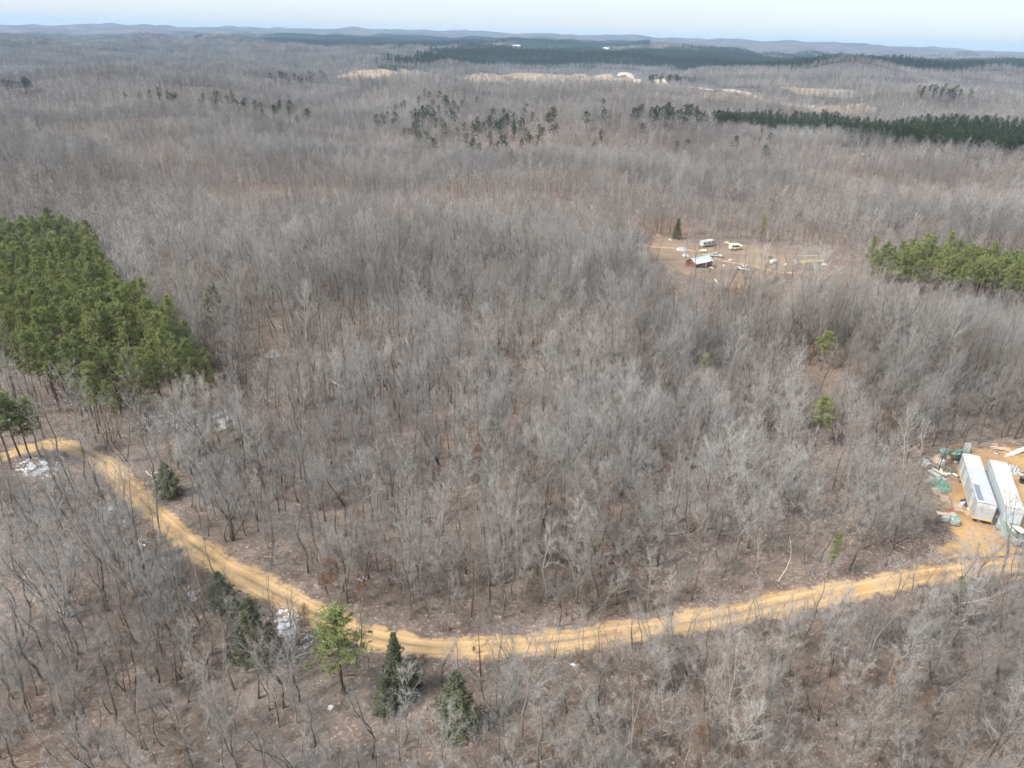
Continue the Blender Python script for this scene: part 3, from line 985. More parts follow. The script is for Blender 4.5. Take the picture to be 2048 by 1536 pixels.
VP = np.r_[gF.integers(0, 4, len(XP)), gF.integers(4, 8, len(PREST))]
XP = np.vstack([XP, PREST]); SP = np.r_[SP, gF.normal(1.0, 0.12, len(PREST))]
pines_far = scatter('pine_forest', XP, VP, SP, lib('pine_far'), 'dark green pine plantations covering the distant ridges and the band beyond the clearing', 'pine forest', tilt=0.02)

# undergrowth
def under(r0, r1, cell, lo):
    ug = jitter(r0, r1, cell, gF)
    x, y = ug.T
    pn = 0.5 + 0.5 * waves(x, y, 22, 91)
    return ug[~open_ground(x, y) & ~inside(HOME, x, y) & (gF.uniform(size=len(x)) < np.clip(lo + 0.45 * pn, 0.1, 1)) & ~inside(PINE_LEFT, x, y)]
ug = np.vstack([under(34, 85, 1.1, 0.5), under(85, 250, 2.0, 0.35)])
n = len(ug)
lf = waves(ug[:, 0], ug[:, 1], 30, 92) + gF.normal(0, 0.5, n) > 1.75
kindu = gF.uniform(size=n)
var = np.where(lf, gF.integers(6, 8, n), np.where(kindu < 0.55, gF.integers(0, 6, n), np.where(kindu < 0.80, gF.integers(8, 11, n), gF.integers(11, 14, n))))
sc_ = np.where(lf, gF.uniform(0.35, 0.9, n), gF.uniform(0.45, 1.1, n))
undergrowth = scatter('undergrowth', ug, var, sc_, lib('brush'), 'tangled grey and brown brush covering the forest floor', 'undergrowth', tilt=0.1)

# ------------------------------------------------------------------ single trees
def place_tree(name, proto, xy, H, label, cat, group=None, rz=None, lean=0.03, wide=1.0):
    tm, cm, H0 = proto
    s = H / H0
    e = empty(name, (xy[0], xy[1], float(height(xy[0], xy[1])) - 0.06))
    e.rotation_euler = (gT.normal(0, lean), gT.normal(0, lean), gT.uniform(0, 6.28) if rz is None else rz)
    e.scale = (s * wide, s * wide, s)
    for nm, me in (('trunk', tm), ('crown', cm)):
        o = bpy.data.objects.new(nm, me); COL.objects.link(o); o.parent = e
    tag(e, label, cat, group)
    return e

def tall(u, v, u2, v2):
    """ground point under (u, v) and the height whose top shows at row v2."""
    p = at_px(u, v)
    lo, hi = 0.5, 40
    for _ in range(30):
        m = 0.5 * (lo + hi)
        if to_px((p.x, p.y, p.z + m))[1] > v2: lo = m
        else: hi = m
    return (p.x, p.y), lo

gT = np.random.default_rng(33)

# --- leafless trees between the camera and the road
iu, iv, iz = to_px(np.column_stack([IND, height(*IND.T)]))
rdist = dist_path(ROAD[::3], IND[:, 0], IND[:, 1])
ZONE = [
    ('on the slope under the snowy road bend', lambda u, v: u < 330 and v < 1180),
    ('in the lower woods under the snowy bend', lambda u, v: u < 330),
    ('among the dark evergreens below the road', lambda u, v: u < 620),
    ('around the lone green pine below the road', lambda u, v: u < 830),
    ('about the bushy cedar below the road', lambda u, v: u < 1060),
    ('below the straight stretch of clay road', lambda u, v: u < 1450),
    ('below the road climbing to the trailers', lambda u, v: u < 1780),
    ('in the woods below the trailer yard', lambda u, v: True),
]
FORM_WORDS = {'slim': 'slim single-stemmed', 'forked': 'fork-trunked', 'clump': 'many-stemmed', 'broad': 'broad-crowned', 'pale': 'pale-barked'}
for i in range(len(IND)):
    near_road = rdist[i] < 6.5
    form_i = int(gT.integers(0, len(hw_protos) - 2)) if gT.uniform() > 0.06 else len(hw_protos) - 1 - int(gT.integers(0, 2))
    form, tm, cm, H0 = hw_protos[form_i]
    H = float(np.clip(gT.normal(6.0 if near_road else 9.0, 1.8), 3.0, 13.5))
    if form == 'broad': H *= 1.05
    zone = next(z for z, f in ZONE if f(iu[i], iv[i]))
    where = 'by the roadside, ' if near_road else ''
    size = 'small' if H < 6.5 else ('tall' if H > 10.5 else 'middling')
    label = f'{size} {FORM_WORDS[form]} leafless tree {where}{zone}'
    place_tree('leafless_tree', (tm, cm, H0), IND[i], H, label, 'tree', f'{size} {FORM_WORDS[form]} leafless trees {where}{zone}', lean=0.06)

# --- pine plantations
def stand(poly, pts, label_of, hr):
    edge = dist_path(np.vstack([poly, poly[:1]]), pts[:, 0], pts[:, 1])
    for (x, y), e in zip(pts, edge):
        H = float(np.clip(gT.normal(hr[0], hr[1]), 8, 19))
        lab = label_of(e < 3.0, x, y)
        place_tree('pine_tree', pine_protos[int(gT.integers(0, len(pine_protos)))], (x, y), H, lab, 'pine tree', lab.replace('green pine', 'pines'), lean=0.02, wide=float(gT.uniform(0.75, 1.05)))
    return len(pts)
def plantation_words(e, x, y):
    d = math.hypot(x, y)
    row = 'front part' if d < 135 else ('middle' if d < 165 else ('middle back' if d < 200 else ('back part' if d < 235 else 'far end')))
    row = ('outer ' if to_px((x, y, 10))[0] < 110 else 'inner ') + row
    return f'green pine {"along the edge" if e else "inside"} of the {row} of the big plantation' if e else f'green pine inside the {row} of the big plantation'
n1 = stand(PINE_LEFT, PL_IND, plantation_words, (14.0, 1.9))
n2 = stand(PINE_RIGHT, PR_IND, lambda e, x, y: ('green pine on the edge of the small stand right of the homestead' if e else 'green pine inside the small stand right of the homestead'), (13.5, 1.7))
print('STANDS', n1, n2, len(IND))

# --- named pines
for (u, v, v2, lab, wide) in [
    (688, 1388, 1222, 'lone bright green pine standing below the dirt road', 1.7),
    (82, 914, 792, 'pine with tall bare trunk nearest the road bend in the roadside cluster', 1.3),
    (62, 918, 800, 'middle pine of the long-trunked cluster beside the road bend', 1.25),
    (42, 917, 784, 'pine beside the snow patch in the long-trunked cluster', 1.3),
    (23, 939, 778, 'pine standing on the snow patch at the picture edge', 1.4),
    (4, 928, 770, 'pine cut by the picture edge near the snow patch', 1.0),
    (1640, 742, 660, 'thin ragged pine among grey woods, upper of three', 1.5),
    (1407, 756, 706, 'small round-topped pine alone in the grey woods below the homestead', 1.5),
    (1630, 892, 792, 'bushy pine among grey woods left of the trailers', 1.5),
    (1655, 1158, 1062, 'slender young pine above the clay road near the trailers', 0.8),
    (1912, 1196, 1152, 'small green pine sapling at the road edge below the trailers', 1.3),
    (948, 1308, 1292, 'tiny pine seedling at the lower edge of the clay road', 1.4),
    (1522, 482, 430, 'tall pine behind the homestead clearing', 1.0),
]:
    xy, H = tall(u, v, u, v2)
    place_tree('pine_tree', pine_protos[int(gT.integers(0, len(pine_protos)))], xy, H, lab, 'pine tree', wide=wide, lean=0.01)

# --- cedars
for (u, v, v2, lab, wide) in [
    (912, 1462, 1345, 'bushy dark cedar standing right of the lone pine', 1.15),
    (797, 1396, 1266, 'thin dark cedar between the lone pine and bushy cedar', 0.72),
    (508, 1318, 1200, 'broad dark evergreen just below the road beside the snow', 1.15),
    (452, 1228, 1145, 'dark round-topped evergreen at the road edge above the snow', 1.2),
    (340, 992, 925, 'dark cedar beside the fallen white log above the road', 1.3),
    (770, 1425, 1352, 'small dull cedar half hidden below the lone pine', 1.1),
    (1352, 478, 436, 'narrow dark cedar at the back of the homestead', 0.9),
    (438, 668, 572, 'dark bushy evergreen deep in the grey woods right of the plantation', 1.3),
    (830, 1375, 1318, 'low dark cedar beside the snow flecks under the road', 0.8),
]:
    xy, H = tall(u, v, u, v2)
    place_tree('cedar_tree', cedar_protos[int(gT.integers(0, len(cedar_protos)))], xy, H, lab, 'cedar tree', wide=wide, lean=0.015)

# --- evergreens dotted through the valley: too far to show parts
far_pine = [o.data for o in lib('pine_far').objects if o.name < 'pine_04']
def dot_pines(poly, n, words, group, hr=(12, 18)):
    q = np.array(poly, float); lo, hi = q.min(0), q.max(0)
    k = 0
    while k < n:
        u, v = gT.uniform(lo[0], hi[0]), gT.uniform(lo[1], hi[1])
        if not inside(q, np.array([u]), np.array([v]))[0]: continue
        p = at_px(u, v); x, y = p.x, p.y
        o = bpy.data.objects.new('evergreen_tree', far_pine[int(gT.integers(0, 4))]); COL.objects.link(o)
        s = gT.uniform(*hr) / 15
        o.location = (x, y, float(height(x, y)) - 0.1); o.rotation_euler = (0, 0, gT.uniform(0, 6.28)); w_ = s * gT.uniform(1.2, 1.8); o.scale = (w_, w_, s)
        tag(o, words, 'evergreen', group); k += 1
for poly, n, words, group in zip(EVERGREEN_PX, (105, 50, 24, 28, 34, 26, 22, 12, 46), (
    'dark evergreen dotted through the grey valley at the picture centre',
    'dark evergreen dotted along the far hillside above the big plantation',
    'dark evergreen clustered below the pale far clearing',
    'dark evergreen in the clump beside the far gravel road',
    'dark evergreen in the loose row left of the pine band',
    'dark evergreen in the loose clump beyond the far gravel road',
    'dark evergreen below the pine band near the picture edge',
    'dark evergreen on the skyline hill at the far left',
    'stray dark evergreen in the grey woods around the valley evergreens'),
    ('valley evergreens', 'hillside evergreens', 'clearing evergreens', 'roadside evergreens', 'row evergreens', 'clump evergreens', 'band evergreens', 'skyline evergreens', 'stray evergreens')):
    dot_pines(poly, n, words, group)
for (u, v, v2, lab) in [(258, 290, 272, 'lone dark evergreen on the grey hillside above the big plantation'), (643, 330, 296, 'lone dark pine left of the valley evergreens'),
                        (975, 322, 296, 'dark evergreen tuft at the foot of the valley evergreens, left one'), (995, 322, 292, 'dark evergreen tuft at the foot of the valley evergreens, right one'),
                        (1098, 262, 226, 'round dark evergreen right of the valley evergreens'), (1708, 306, 282, 'dark evergreen above the white vehicle in the woods'),
                        (1150, 290, 268, 'dark evergreen below the loose row of evergreens')]:
    xy, H = tall(u, v, u, v2)
    o = bpy.data.objects.new('evergreen_tree', far_pine[int(gT.integers(0, 4))]); COL.objects.link(o)
    o.location = (xy[0], xy[1], float(height(*xy)) - 0.1); o.scale = (H / 15 * 1.6, H / 15 * 1.6, H / 15)
    tag(o, lab, 'evergreen')

# ------------------------------------------------------------------ built things: helpers
class MB:
    def __init__(self): self.bm = bmesh.new()
    def box(self, c, s, rz=0.0, rx=0.0, ry=0.0, bev=0.0):
        r = bmesh.ops.create_cube(self.bm, size=1.0)
        vs = r['verts']
        if bev:
            es = list({e for v in vs for e in v.link_edges})
            bmesh.ops.scale(self.bm, vec=s, verts=vs)
            r2 = bmesh.ops.bevel(self.bm, geom=es, offset=bev, segments=2, affect='EDGES', profile=0.5)
            vs = list({v for f in r2['faces'] for v in f.verts} | set(v for v in vs if v.is_valid))
        else:
            bmesh.ops.scale(self.bm, vec=s, verts=vs)
        m = Matrix.Translation(c) @ Matrix.Rotation(rz, 4, 'Z') @ Matrix.Rotation(ry, 4, 'Y') @ Matrix.Rotation(rx, 4, 'X')
        bmesh.ops.transform(self.bm, matrix=m, verts=vs)
        return self
    def cyl(self, p, q, r, seg=10, r2=None):
        p, q = Vector(p), Vector(q)
        d = q - p
        m = Matrix.Translation((p + q) / 2) @ d.to_track_quat('Z', 'Y').to_matrix().to_4x4()
        bmesh.ops.create_cone(self.bm, cap_ends=True, segments=seg, radius1=r, radius2=r if r2 is None else r2, depth=d.length, matrix=m)
        return self
    def ring(self, c, R_, r, axis='X', seg=18, ps=8):
        vs = []
        for i in range(seg):
            a = 2 * math.pi * i / seg
            for j in range(ps):
                b = 2 * math.pi * j / ps
                q = R_ + r * math.cos(b)
                x, y, z = q * math.cos(a), q * math.sin(a), r * 1.15 * math.sin(b)
                p = {'X': (z, x, y), 'Y': (x, z, y), 'Z': (x, y, z)}[axis]
                vs.append(self.bm.verts.new(Vector(p) + Vector(c)))
        for i in range(seg):
            for j in range(ps):
                self.bm.faces.new((vs[i * ps + j], vs[((i + 1) % seg) * ps + j], vs[((i + 1) % seg) * ps + (j + 1) % ps], vs[i * ps + (j + 1) % ps]))
        return self
    def heap(self, sx, sy, h, seed, n=14, rough=0.35):
        """a crumpled mound, closed to the ground"""
        g = np.random.default_rng(seed)
        t = np.linspace(-1, 1, n)
        X, Y = np.meshgrid(t, t, indexing='ij')
        rr = np.sqrt(X ** 2 + Y ** 2)
        prof = np.clip(1 - np.maximum(np.abs(X), np.abs(Y)) ** 3, 0, 1) * (1 - 0.35 * rr)
        nz = g.normal(0, 1, (n, n)); nz = 0.5 * nz + 0.5 * np.roll(nz, 1, 0)
        Z = h * np.clip(prof * (1 + rough * nz), 0, 2)
        Z[0] = Z[-1] = -0.05; Z[:, 0] = Z[:, -1] = -0.05
        jx = g.normal(0, 0.25 / n, (n, n)); jy = g.normal(0, 0.25 / n, (n, n))
        V = [[self.bm.verts.new(((X[i, j] + jx[i, j]) * sx / 2, (Y[i, j] + jy[i, j]) * sy / 2, Z[i, j])) for j in range(n)] for i in range(n)]
        for i in range(n - 1):
            for j in range(n - 1): self.bm.faces.new((V[i][j], V[i + 1][j], V[i + 1][j + 1], V[i][j + 1]))
        return self
    def mesh(self, name, mats, smooth=False):
        me = bpy.data.meshes.new(name)
        bmesh.ops.recalc_face_normals(self.bm, faces=self.bm.faces[:])
        self.bm.to_mesh(me); self.bm.free()
        for m in (mats if isinstance(mats, (list, tuple)) else [mats]): me.materials.append(m)
        if smooth: me.polygons.foreach_set('use_smooth', np.ones(len(me.polygons), bool))
        return me
    def build(self, name, mat, parent=None, smooth=False):
        o = bpy.data.objects.new(name, self.mesh(name, mat, smooth))
        COL.objects.link(o)
        if parent is not None: o.parent = parent
        return o

def share(name, me, parent, loc, rot=(0, 0, 0), scale=(1, 1, 1)):
    o = bpy.data.objects.new(name, me); COL.objects.link(o)
    o.parent = parent; o.location = loc; o.rotation_euler = rot; o.scale = scale
    return o

def paint(name, col, rough=0.55, dirt=(0.28, 0.22, 0.16), amount=0.35, scale=1.1, metal=0.0):
    t = NT(name, rough=rough, diffuse=False)
    t.b.inputs['Metallic'].default_value = metal
    t.b.inputs['Specular IOR Level'].default_value = 0.3
    v = t.objpos()
    c = t.mix(t.rng(t.noise(scale, 5, vec=v, rough=0.65), 0.42, 0.72, 0, amount), col, dirt)
    st = t.scaled(v, (3.5, 3.5, 0.35))
    c = t.mix(t.rng(t.noise(1.5, 4, vec=st), 0.5, 0.75, 0, amount * 0.8), c, tuple(0.6 * x for x in dirt))
    return t.done(c)

K = {
    'white': paint('chalky white paint', (0.55, 0.57, 0.58)),
    'bluewhite': paint('cold white paint', (0.46, 0.53, 0.58), amount=0.4),
    'silver': paint('dull aluminium sheet', (0.40, 0.41, 0.42), 0.5, amount=0.6, scale=0.7),
    'roofw': paint('weathered white roof', (0.55, 0.54, 0.51), amount=0.5, scale=0.5),
    'roofg': paint('weathered grey roof', (0.42, 0.43, 0.45), amount=0.30, scale=0.5),
    'darkstrip': paint('dark roof strip', (0.17, 0.20, 0.25), 0.5, amount=0.3),
    'yellow': paint('faded yellow rail', (0.62, 0.40, 0.11), amount=0.35),
    'cream': paint('cream paint', (0.72, 0.66, 0.52)),
    'dark': paint('dark steel', (0.06, 0.06, 0.065), amount=0.5),
    'rubber': paint('old rubber', (0.025, 0.026, 0.03), 0.8, amount=0.25),
    'grey': paint('grey plastic', (0.42, 0.46, 0.48), amount=0.35),
    'greytub': paint('pale grey tub', (0.44, 0.47, 0.49), amount=0.3),
    'green': paint('green tarpaulin', (0.11, 0.30, 0.235), 0.5, dirt=(0.36, 0.46, 0.42), amount=0.9, scale=2.4),
    'darkgreen': paint('dark green cover', (0.05, 0.085, 0.07), 0.5),
    'blue': paint('dark blue cloth', (0.035, 0.05, 0.11), 0.8),
    'red': paint('red cloth', (0.42, 0.06, 0.06), 0.8),
    'board': paint('raw tan board', (0.50, 0.38, 0.27), 0.9, amount=0.4, scale=2.0),
    'pinkwood': paint('pink sawn lumber', (0.66, 0.45, 0.34), 0.9, amount=0.25, scale=2.0),
    'yellowwood': paint('yellow sawn slabs', (0.66, 0.50, 0.22), 0.9, amount=0.25),
    'earth': paint('dug brown earth', (0.21, 0.15, 0.11), 0.95, amount=0.4),
    'clayheap': paint('rusty clay', (0.30, 0.15, 0.09), 0.95, amount=0.5),
    'redwall': paint('barn red board', (0.19, 0.07, 0.055), 0.8, amount=0.4),
    'tin': paint('pale blue tin roof', (0.52, 0.61, 0.65), 0.4, amount=0.15),
    'glass': paint('dark window glass', (0.02, 0.025, 0.03), 0.08, amount=0.05),
    'tank': paint('milky plastic tank', (0.52, 0.54, 0.53), 0.4, amount=0.2),
    'wire': paint('galvanised bar', (0.52, 0.54, 0.56), 0.4, metal=0.4),
    'log': paint('weathered log', (0.36, 0.32, 0.275), 0.9, dirt=(0.14, 0.11, 0.09), amount=0.6, scale=2.0),
    'palelog': paint('bleached log', (0.66, 0.61, 0.54), 0.9, amount=0.4, scale=2.0),
    'darklog': paint('wet dark log', (0.10, 0.085, 0.075), 0.9, amount=0.3),
}

def ground_at(u, v, extra=0.0):
    p = at_px(u, v, extra)
    return Vector((p.x, p.y, float(height(p.x, p.y))))
YLIFT = 0.03

# ------------------------------------------------------------------ the two box trailers
def wheel(parent, loc, r=0.5, w=0.26):
    t = MB().ring((0, 0, 0), r - 0.14, 0.14, 'X').build('wheel', K['rubber'], parent, True)
    t.location = loc
    h = MB().cyl((-w / 2, 0, 0), (w / 2, 0, 0), r * 0.52, 14).build('rim', K['grey'], t)
    return t

def semi_trailer(name, loc, rz, L, W, side, roofs, rail, near, label, z0=1.12, ht=2.75):
    """x across, -y the end towards the camera"""
    e = empty(name, loc, rz)
    n = 12
    pw = (L - 0.16) / n
    pm = MB().box((0, 0, 0), (0.035, pw - 0.012, ht - 0.26)).box((0.03, 0, 0), (0.05, 0.07, ht - 0.26)).mesh('side_panel', K[side])
    for sx in (-1, 1):
        for i in range(n):
            share('side_panel', pm, e, (sx * (W / 2 - 0.02), -L / 2 + 0.08 + pw * (i + 0.5), z0 + ht / 2), (0, 0, 0 if sx > 0 else math.pi))
        MB().box((sx * (W / 2 - 0.01), 0, z0 + 0.02), (0.09, L - 0.02, 0.30)).build('bottom_rail', K[rail], e)
        MB().box((sx * (W / 2 - 0.012), 0, z0 + ht - 0.06), (0.07, L - 0.03, 0.13)).build('top_rail', K['silver'], e)
    MB().box((0, 0, z0 - 0.06), (W - 0.14, L - 0.06, 0.13)).build('floor', K['dark'], e)
    # roof of two sheets, slightly crowned
    for k, (a, b) in enumerate(((-0.5, 0.22), (0.22, 0.5))):
        bm = MB()
        m_ = 9
        for q in range(m_):
            x0, x1 = -W / 2 + 0.03 + (W - 0.06) * q / m_, -W / 2 + 0.03 + (W - 0.06) * (q + 1) / m_
            zz = lambda x: z0 + ht + 0.015 + 0.05 * (1 - (2 * x / W) ** 2) + 0.006 * k
            vs = [bm.bm.verts.new((x, L * y, zz(x))) for x, y in ((x0, a), (x1, a), (x1, b), (x0, b))]
            bm.bm.faces.new(vs)
        bmesh.ops.remove_doubles(bm.bm, verts=bm.bm.verts[:], dist=0.001)
        for q in range(1, int((b - a) * 14)):
            y = L * (a + (b - a) * q / int((b - a) * 14))
            bm.box((0, y, z0 + ht + 0.045), (W - 0.3, 0.03, 0.05))
        bm.build('roof_sheet', K[roofs[k]], e)
    # ends
    MB().box((0, -L / 2 + 0.03, z0 + ht / 2), (W - 0.12, 0.06, ht - 0.1)).build('front_wall', K[near], e)
    MB().box((0, -L / 2 - 0.012, z0 + ht * 0.86), (W - 0.2, 0.03, ht * 0.22)).build('header_panel', K['white'], e)
    for sx in (-1, 1):
        MB().box((sx * (W / 2 - 0.03), -L / 2 + 0.01, z0 + ht / 2), (0.1, 0.13, ht + 0.02), bev=0.02).build('corner_post', K['silver'], e)
        d = MB().box((sx * (W / 4 - 0.02), L / 2 - 0.03, z0 + ht / 2), (W / 2 - 0.08, 0.06, ht - 0.14)).build('rear_door', K[near], e)
        MB().cyl((sx * W / 4, L / 2 + 0.03, z0 + 0.2), (sx * W / 4, L / 2 + 0.03, z0 + ht - 0.2), 0.02, 6).build('lock_bar', K['wire'], d)
        MB().box((sx * (W / 2 - 0.45), -L / 2 + 2.4, z0 / 2 - 0.02), (0.13, 0.13, z0 - 0.1)).box((sx * (W / 2 - 0.45), -L / 2 + 2.4, 0.03), (0.34, 0.34, 0.06)).build('landing_leg', K['dark'], e)
        for yy in (L / 2 - 1.5, L / 2 - 2.75): wheel(e, (sx * (W / 2 - 0.28), yy, 0.5))
    for yy in (L / 2 - 1.5, L / 2 - 2.75): MB().cyl((-W / 2 + 0.3, yy, 0.5), (W / 2 - 0.3, yy, 0.5), 0.07, 8).build('axle', K['dark'], e)
    MB().box((-0.45, L / 2 - 2.1, 0.92), (0.1, 3.2, 0.26)).box((0.45, L / 2 - 2.1, 0.92), (0.1, 3.2, 0.26)).build('bogie_frame', K['dark'], e)
    tag(e, label, 'trailer')
    return e

def corners(pts, h):
    q = [at_px(u, v, h) for u, v in pts]
    c = sum((Vector((p.x, p.y, 0)) for p in q), Vector()) / 4
    d = Vector((q[0].x + q[1].x - q[2].x - q[3].x, q[0].y + q[1].y - q[2].y - q[3].y, 0))
    return Vector((c.x, c.y, float(height(c.x, c.y)) + YLIFT)), math.atan2(-d.x, d.y), d.length / 2

cA, rA, lA = corners([(1924, 910), (1958, 912), (1992.5, 1008.7), (1959, 1005)], 3.9)
trA = semi_trailer('box_trailer', cA, rA, 15.2, 2.55, 'silver', ('roofg', 'roofw'), 'yellow', 'silver', 'long silver box trailer with yellow bottom rail parked on the dirt yard')
L_, W_ = 15.2, 2.55
MB().box((-W_ / 2 + 0.55, -L_ / 2 + 2.9, 3.98), (0.75, 4.4, 0.03), bev=0.01).build('dark_roof_strip', K['darkstrip'], trA)['label'] = 'dark strip along the roof edge'  # thin dark blue-grey slab along the near left roof edge
for y0, w in ((-4.9, 1.6), (1.6, 2.1), (4.6, 1.3)):
    MB().box((-W_ / 2 - 0.055, y0, 2.55), (0.03, w, 2.1)).build('patch_panel', K['white'], trA)
dr = MB().box((-W_ / 2 - 0.06, -2.6, 2.42), (0.04, 1.15, 2.2)).build('side_door', K['silver'], trA)
MB().box((-W_ / 2 - 0.075, -3.2, 2.42), (0.05, 0.09, 2.3)).box((-W_ / 2 - 0.075, -2.0, 2.42), (0.05, 0.09, 2.3)).box((-W_ / 2 - 0.075, -2.6, 3.56), (0.05, 1.3, 0.09)).build('door_frame', K['white'], dr)
MB().box((0, -L_ / 2 - 0.03, 1.13), (W_ - 0.1, 0.08, 0.2)).build('front_sill', K['yellow'], trA)

cB, rB, lB = corners([(1980, 922), (2012, 927), (2047, 1018), (2016, 1013)], 3.9)
trB = semi_trailer('box_trailer', cB, rB, 14.4, 2.45, 'bluewhite', ('roofw', 'roofw'), 'bluewhite', 'bluewhite', 'cold white box trailer with grey grille under its near end')
L_, W_ = 14.4, 2.45
g_ = MB()
g_.box((0, -L_ / 2 - 0.03, 1.42), (W_ - 0.2, 0.04, 0.06)).box((0, -L_ / 2 - 0.03, 1.14), (W_ - 0.2, 0.04, 0.06))
for i in range(11): g_.box((-W_ / 2 + 0.16 + i * (W_ - 0.32) / 10, -L_ / 2 - 0.034, 1.28), (0.05, 0.03, 0.3))
g_.build('grille', K['grey'], trB)
MB().box((0, -L_ / 2 + 0.012, 1.28), (W_ - 0.24, 0.05, 0.34)).build('grille_backing', K['dark'], trB)
od = MB().box((-W_ / 2 - 0.09, L_ / 2 - 0.62, 2.5), (0.06, 1.2, 2.55)).build('open_door', K['grey'], trB); od['label'] = 'rear door swung open against the side wall'

# ------------------------------------------------------------------ junk around the trailers
def tote(loc, rz, label, s=1.0, top=None, tankmat='tank', name='caged_tote'):
    e = empty(name, loc, rz, s)
    MB().box((0, 0, 0.62), (1.08, 0.92, 0.92), bev=0.09).build('tank', K[tankmat], e, True)
    b = MB()
    for z in (0.2, 0.42, 0.64, 0.86, 1.1):
        for y in (-0.5, 0.5): b.box((0, y, z), (1.2, 0.022, 0.022))
        for x in (-0.59, 0.59): b.box((x, 0, z), (0.022, 1.0, 0.022))
    for i in range(7):
        for y in (-0.5, 0.5): b.box((-0.57 + i * 0.19, y, 0.65), (0.018, 0.018, 0.92))
    for i in range(6):
        for x in (-0.59, 0.59): b.box((x, -0.475 + i * 0.19, 0.65), (0.018, 0.018, 0.92))
    b.build('cage', K['wire'], e)
    b = MB()
    for y in (-0.42, 0, 0.42): b.box((0, y, 0.05), (1.2, 0.1, 0.1))
    b.box((0, 0, 0.125), (1.2, 1.0, 0.045)).build('pallet', K['dark'], e)
    MB().cyl((0, 0, 1.07), (0, 0, 1.13), 0.11, 12).build('cap', K['dark'], e)
    tag(e, label, 'tote', 'caged liquid totes around the trailers')
    return e

def heap(name, u, v, sx, sy, h, mat, label, cat, seed, rz=0.0, rough=0.35, lift=0.0):
    o = MB().heap(sx, sy, h, seed, rough=rough).build(name, K[mat])
    p = ground_at(u, v); o.location = p + Vector((0, 0, YLIFT + lift)); o.rotation_euler = (0, 0, rz)
    tag(o, label, cat)
    return o

def planks(name, u, v, items, mat, label, cat, piece='plank', lift=0.0):
    """items: (x, y, z, length, width, thick, rz, rx)"""
    p = ground_at(u, v)
    e = empty(name, p + Vector((0, 0, YLIFT + lift)))
    for x, y, z, l, w, t, rz, rx in items:
        me = MB().box((0, 0, 0), (w, l, t), bev=min(t, w) * 0.12).mesh(piece, K[mat])
        share(piece, me, e, (x, y, z), (rx, 0, rz))
    tag(e, label, cat)
    return e

def tyre(u, v, z, label, R_=0.42, axis='Z', tilt=0.0, group=None):
    p = ground_at(u, v)
    e = empty('tyre', p + Vector((0, 0, YLIFT + z)))
    e.rotation_euler = (tilt, 0, 0.4)
    MB().ring((0, 0, 0), R_ - 0.12, 0.12, axis).build('tread', K['rubber'], e, True)
    MB().ring((0, 0, 0), R_ - 0.235, 0.03, axis).build('rim', K['grey'], e, True)
    tag(e, label, 'tyre', group)
    return e

def tub(u, v, label, mat='white', r=0.42, h=0.55, z=0.0, name='plastic_tub', tilt=0.0):
    p = ground_at(u, v)
    e = empty(name, p + Vector((0, 0, YLIFT + z))); e.rotation_euler = (tilt, tilt * 0.4, 0)
    MB().cyl((0, 0, 0), (0, 0, h), r * 0.85, 16, r).build('wall', K[mat], e)
    MB().ring((0, 0, h), r, 0.03, 'Z').build('rim', K[mat], e, True)
    MB().cyl((0, 0, h - 0.03), (0, 0, h + 0.005), r * 0.97, 16).build('contents', K['dark'], e)
    tag(e, label, 'tub')
    return e

gJ = np.random.default_rng(55)
# beside the silver trailer
p = ground_at(1907, 1049)
tote(p + Vector((0, 0, YLIFT)), rA + 0.15, 'white caged tote with green rag on top beside the silver trailer')
heap('green_rag', 1907, 1049, 0.9, 0.8, 0.22, 'green', 'crumpled green rag lying on the white caged tote', 'rag', 61, lift=1.13)
p = ground_at(1888, 1043)
tote(p + Vector((0, 0, YLIFT)), rA + 0.05, 'pale grey tote under the long tan panel', tankmat='greytub')
planks('tan_panel', 1890, 1043, [(-0.1, 0.2, 1.20, 2.5, 0.85, 0.04, 1.42, 0.05)], 'board', 'long tan panel lying across the pale grey tote', 'panel', 'sheet')
planks('plywood_sheets', 1897, 1007, [(-0.2, 3.2, 0.03, 2.2, 1.2, 0.025, -0.32, 0), (0.1, 1.2, 0.04, 2.3, 1.25, 0.025, -0.36, 0), (0.9, -1.0, 0.05, 2.3, 1.2, 0.03, -0.38, 0), (1.6, -2.9, 0.06, 1.7, 1.1, 0.03, -0.30, 0)],
       'board', 'row of tan plywood sheets lying on the dirt left of the trailers', 'plywood', 'sheet')
heap('cloth_pile', 1902, 1021, 0.8, 0.6, 0.25, 'red', 'red cloth heap at the end of the plywood row', 'cloth', 62)
heap('cloth_pile', 1906, 1029, 1.0, 0.7, 0.3, 'white', 'white cloth heap between the plywood and caged tote', 'cloth', 63)
heap('tarp_heap', 1877, 966, 2.2, 2.0, 0.9, 'green', 'bright green tarpaulin heap at the brush edge, upper half', 'tarpaulin', 64, 0.4, 0.5)
heap('tarp_heap', 1886, 979, 1.9, 1.8, 0.8, 'green', 'bright green tarpaulin heap nearest the plywood row', 'tarpaulin', 65, 0.1, 0.5)
heap('sack', 1861, 960, 1.1, 1.0, 0.55, 'white', 'bulging white sack at the brush edge above the green tarpaulin', 'sack', 66)
heap('sack', 1851, 963, 0.7, 0.6, 0.3, 'cream', 'small cream sack lying in the brush left of the green tarpaulin', 'sack', 67)
planks('pipe_bundle', 1869, 953, [(0.1, 0, 0.25, 3.0, 0.16, 0.16, 0.42, 0.06), (0.6, 0.1, 0.22, 3.0, 0.16, 0.16, 0.40, 0.05), (-0.5, -0.6, 0.14, 2.6, 0.14, 0.14, 1.0, 0.02)], 'white', 'white pipes leaning above the green tarpaulin', 'pipes', 'pipe')
p = ground_at(1852, 936)
tote(p + Vector((0, 0, YLIFT)), 0.3, 'white caged tote furthest into the brush left of the trailers')
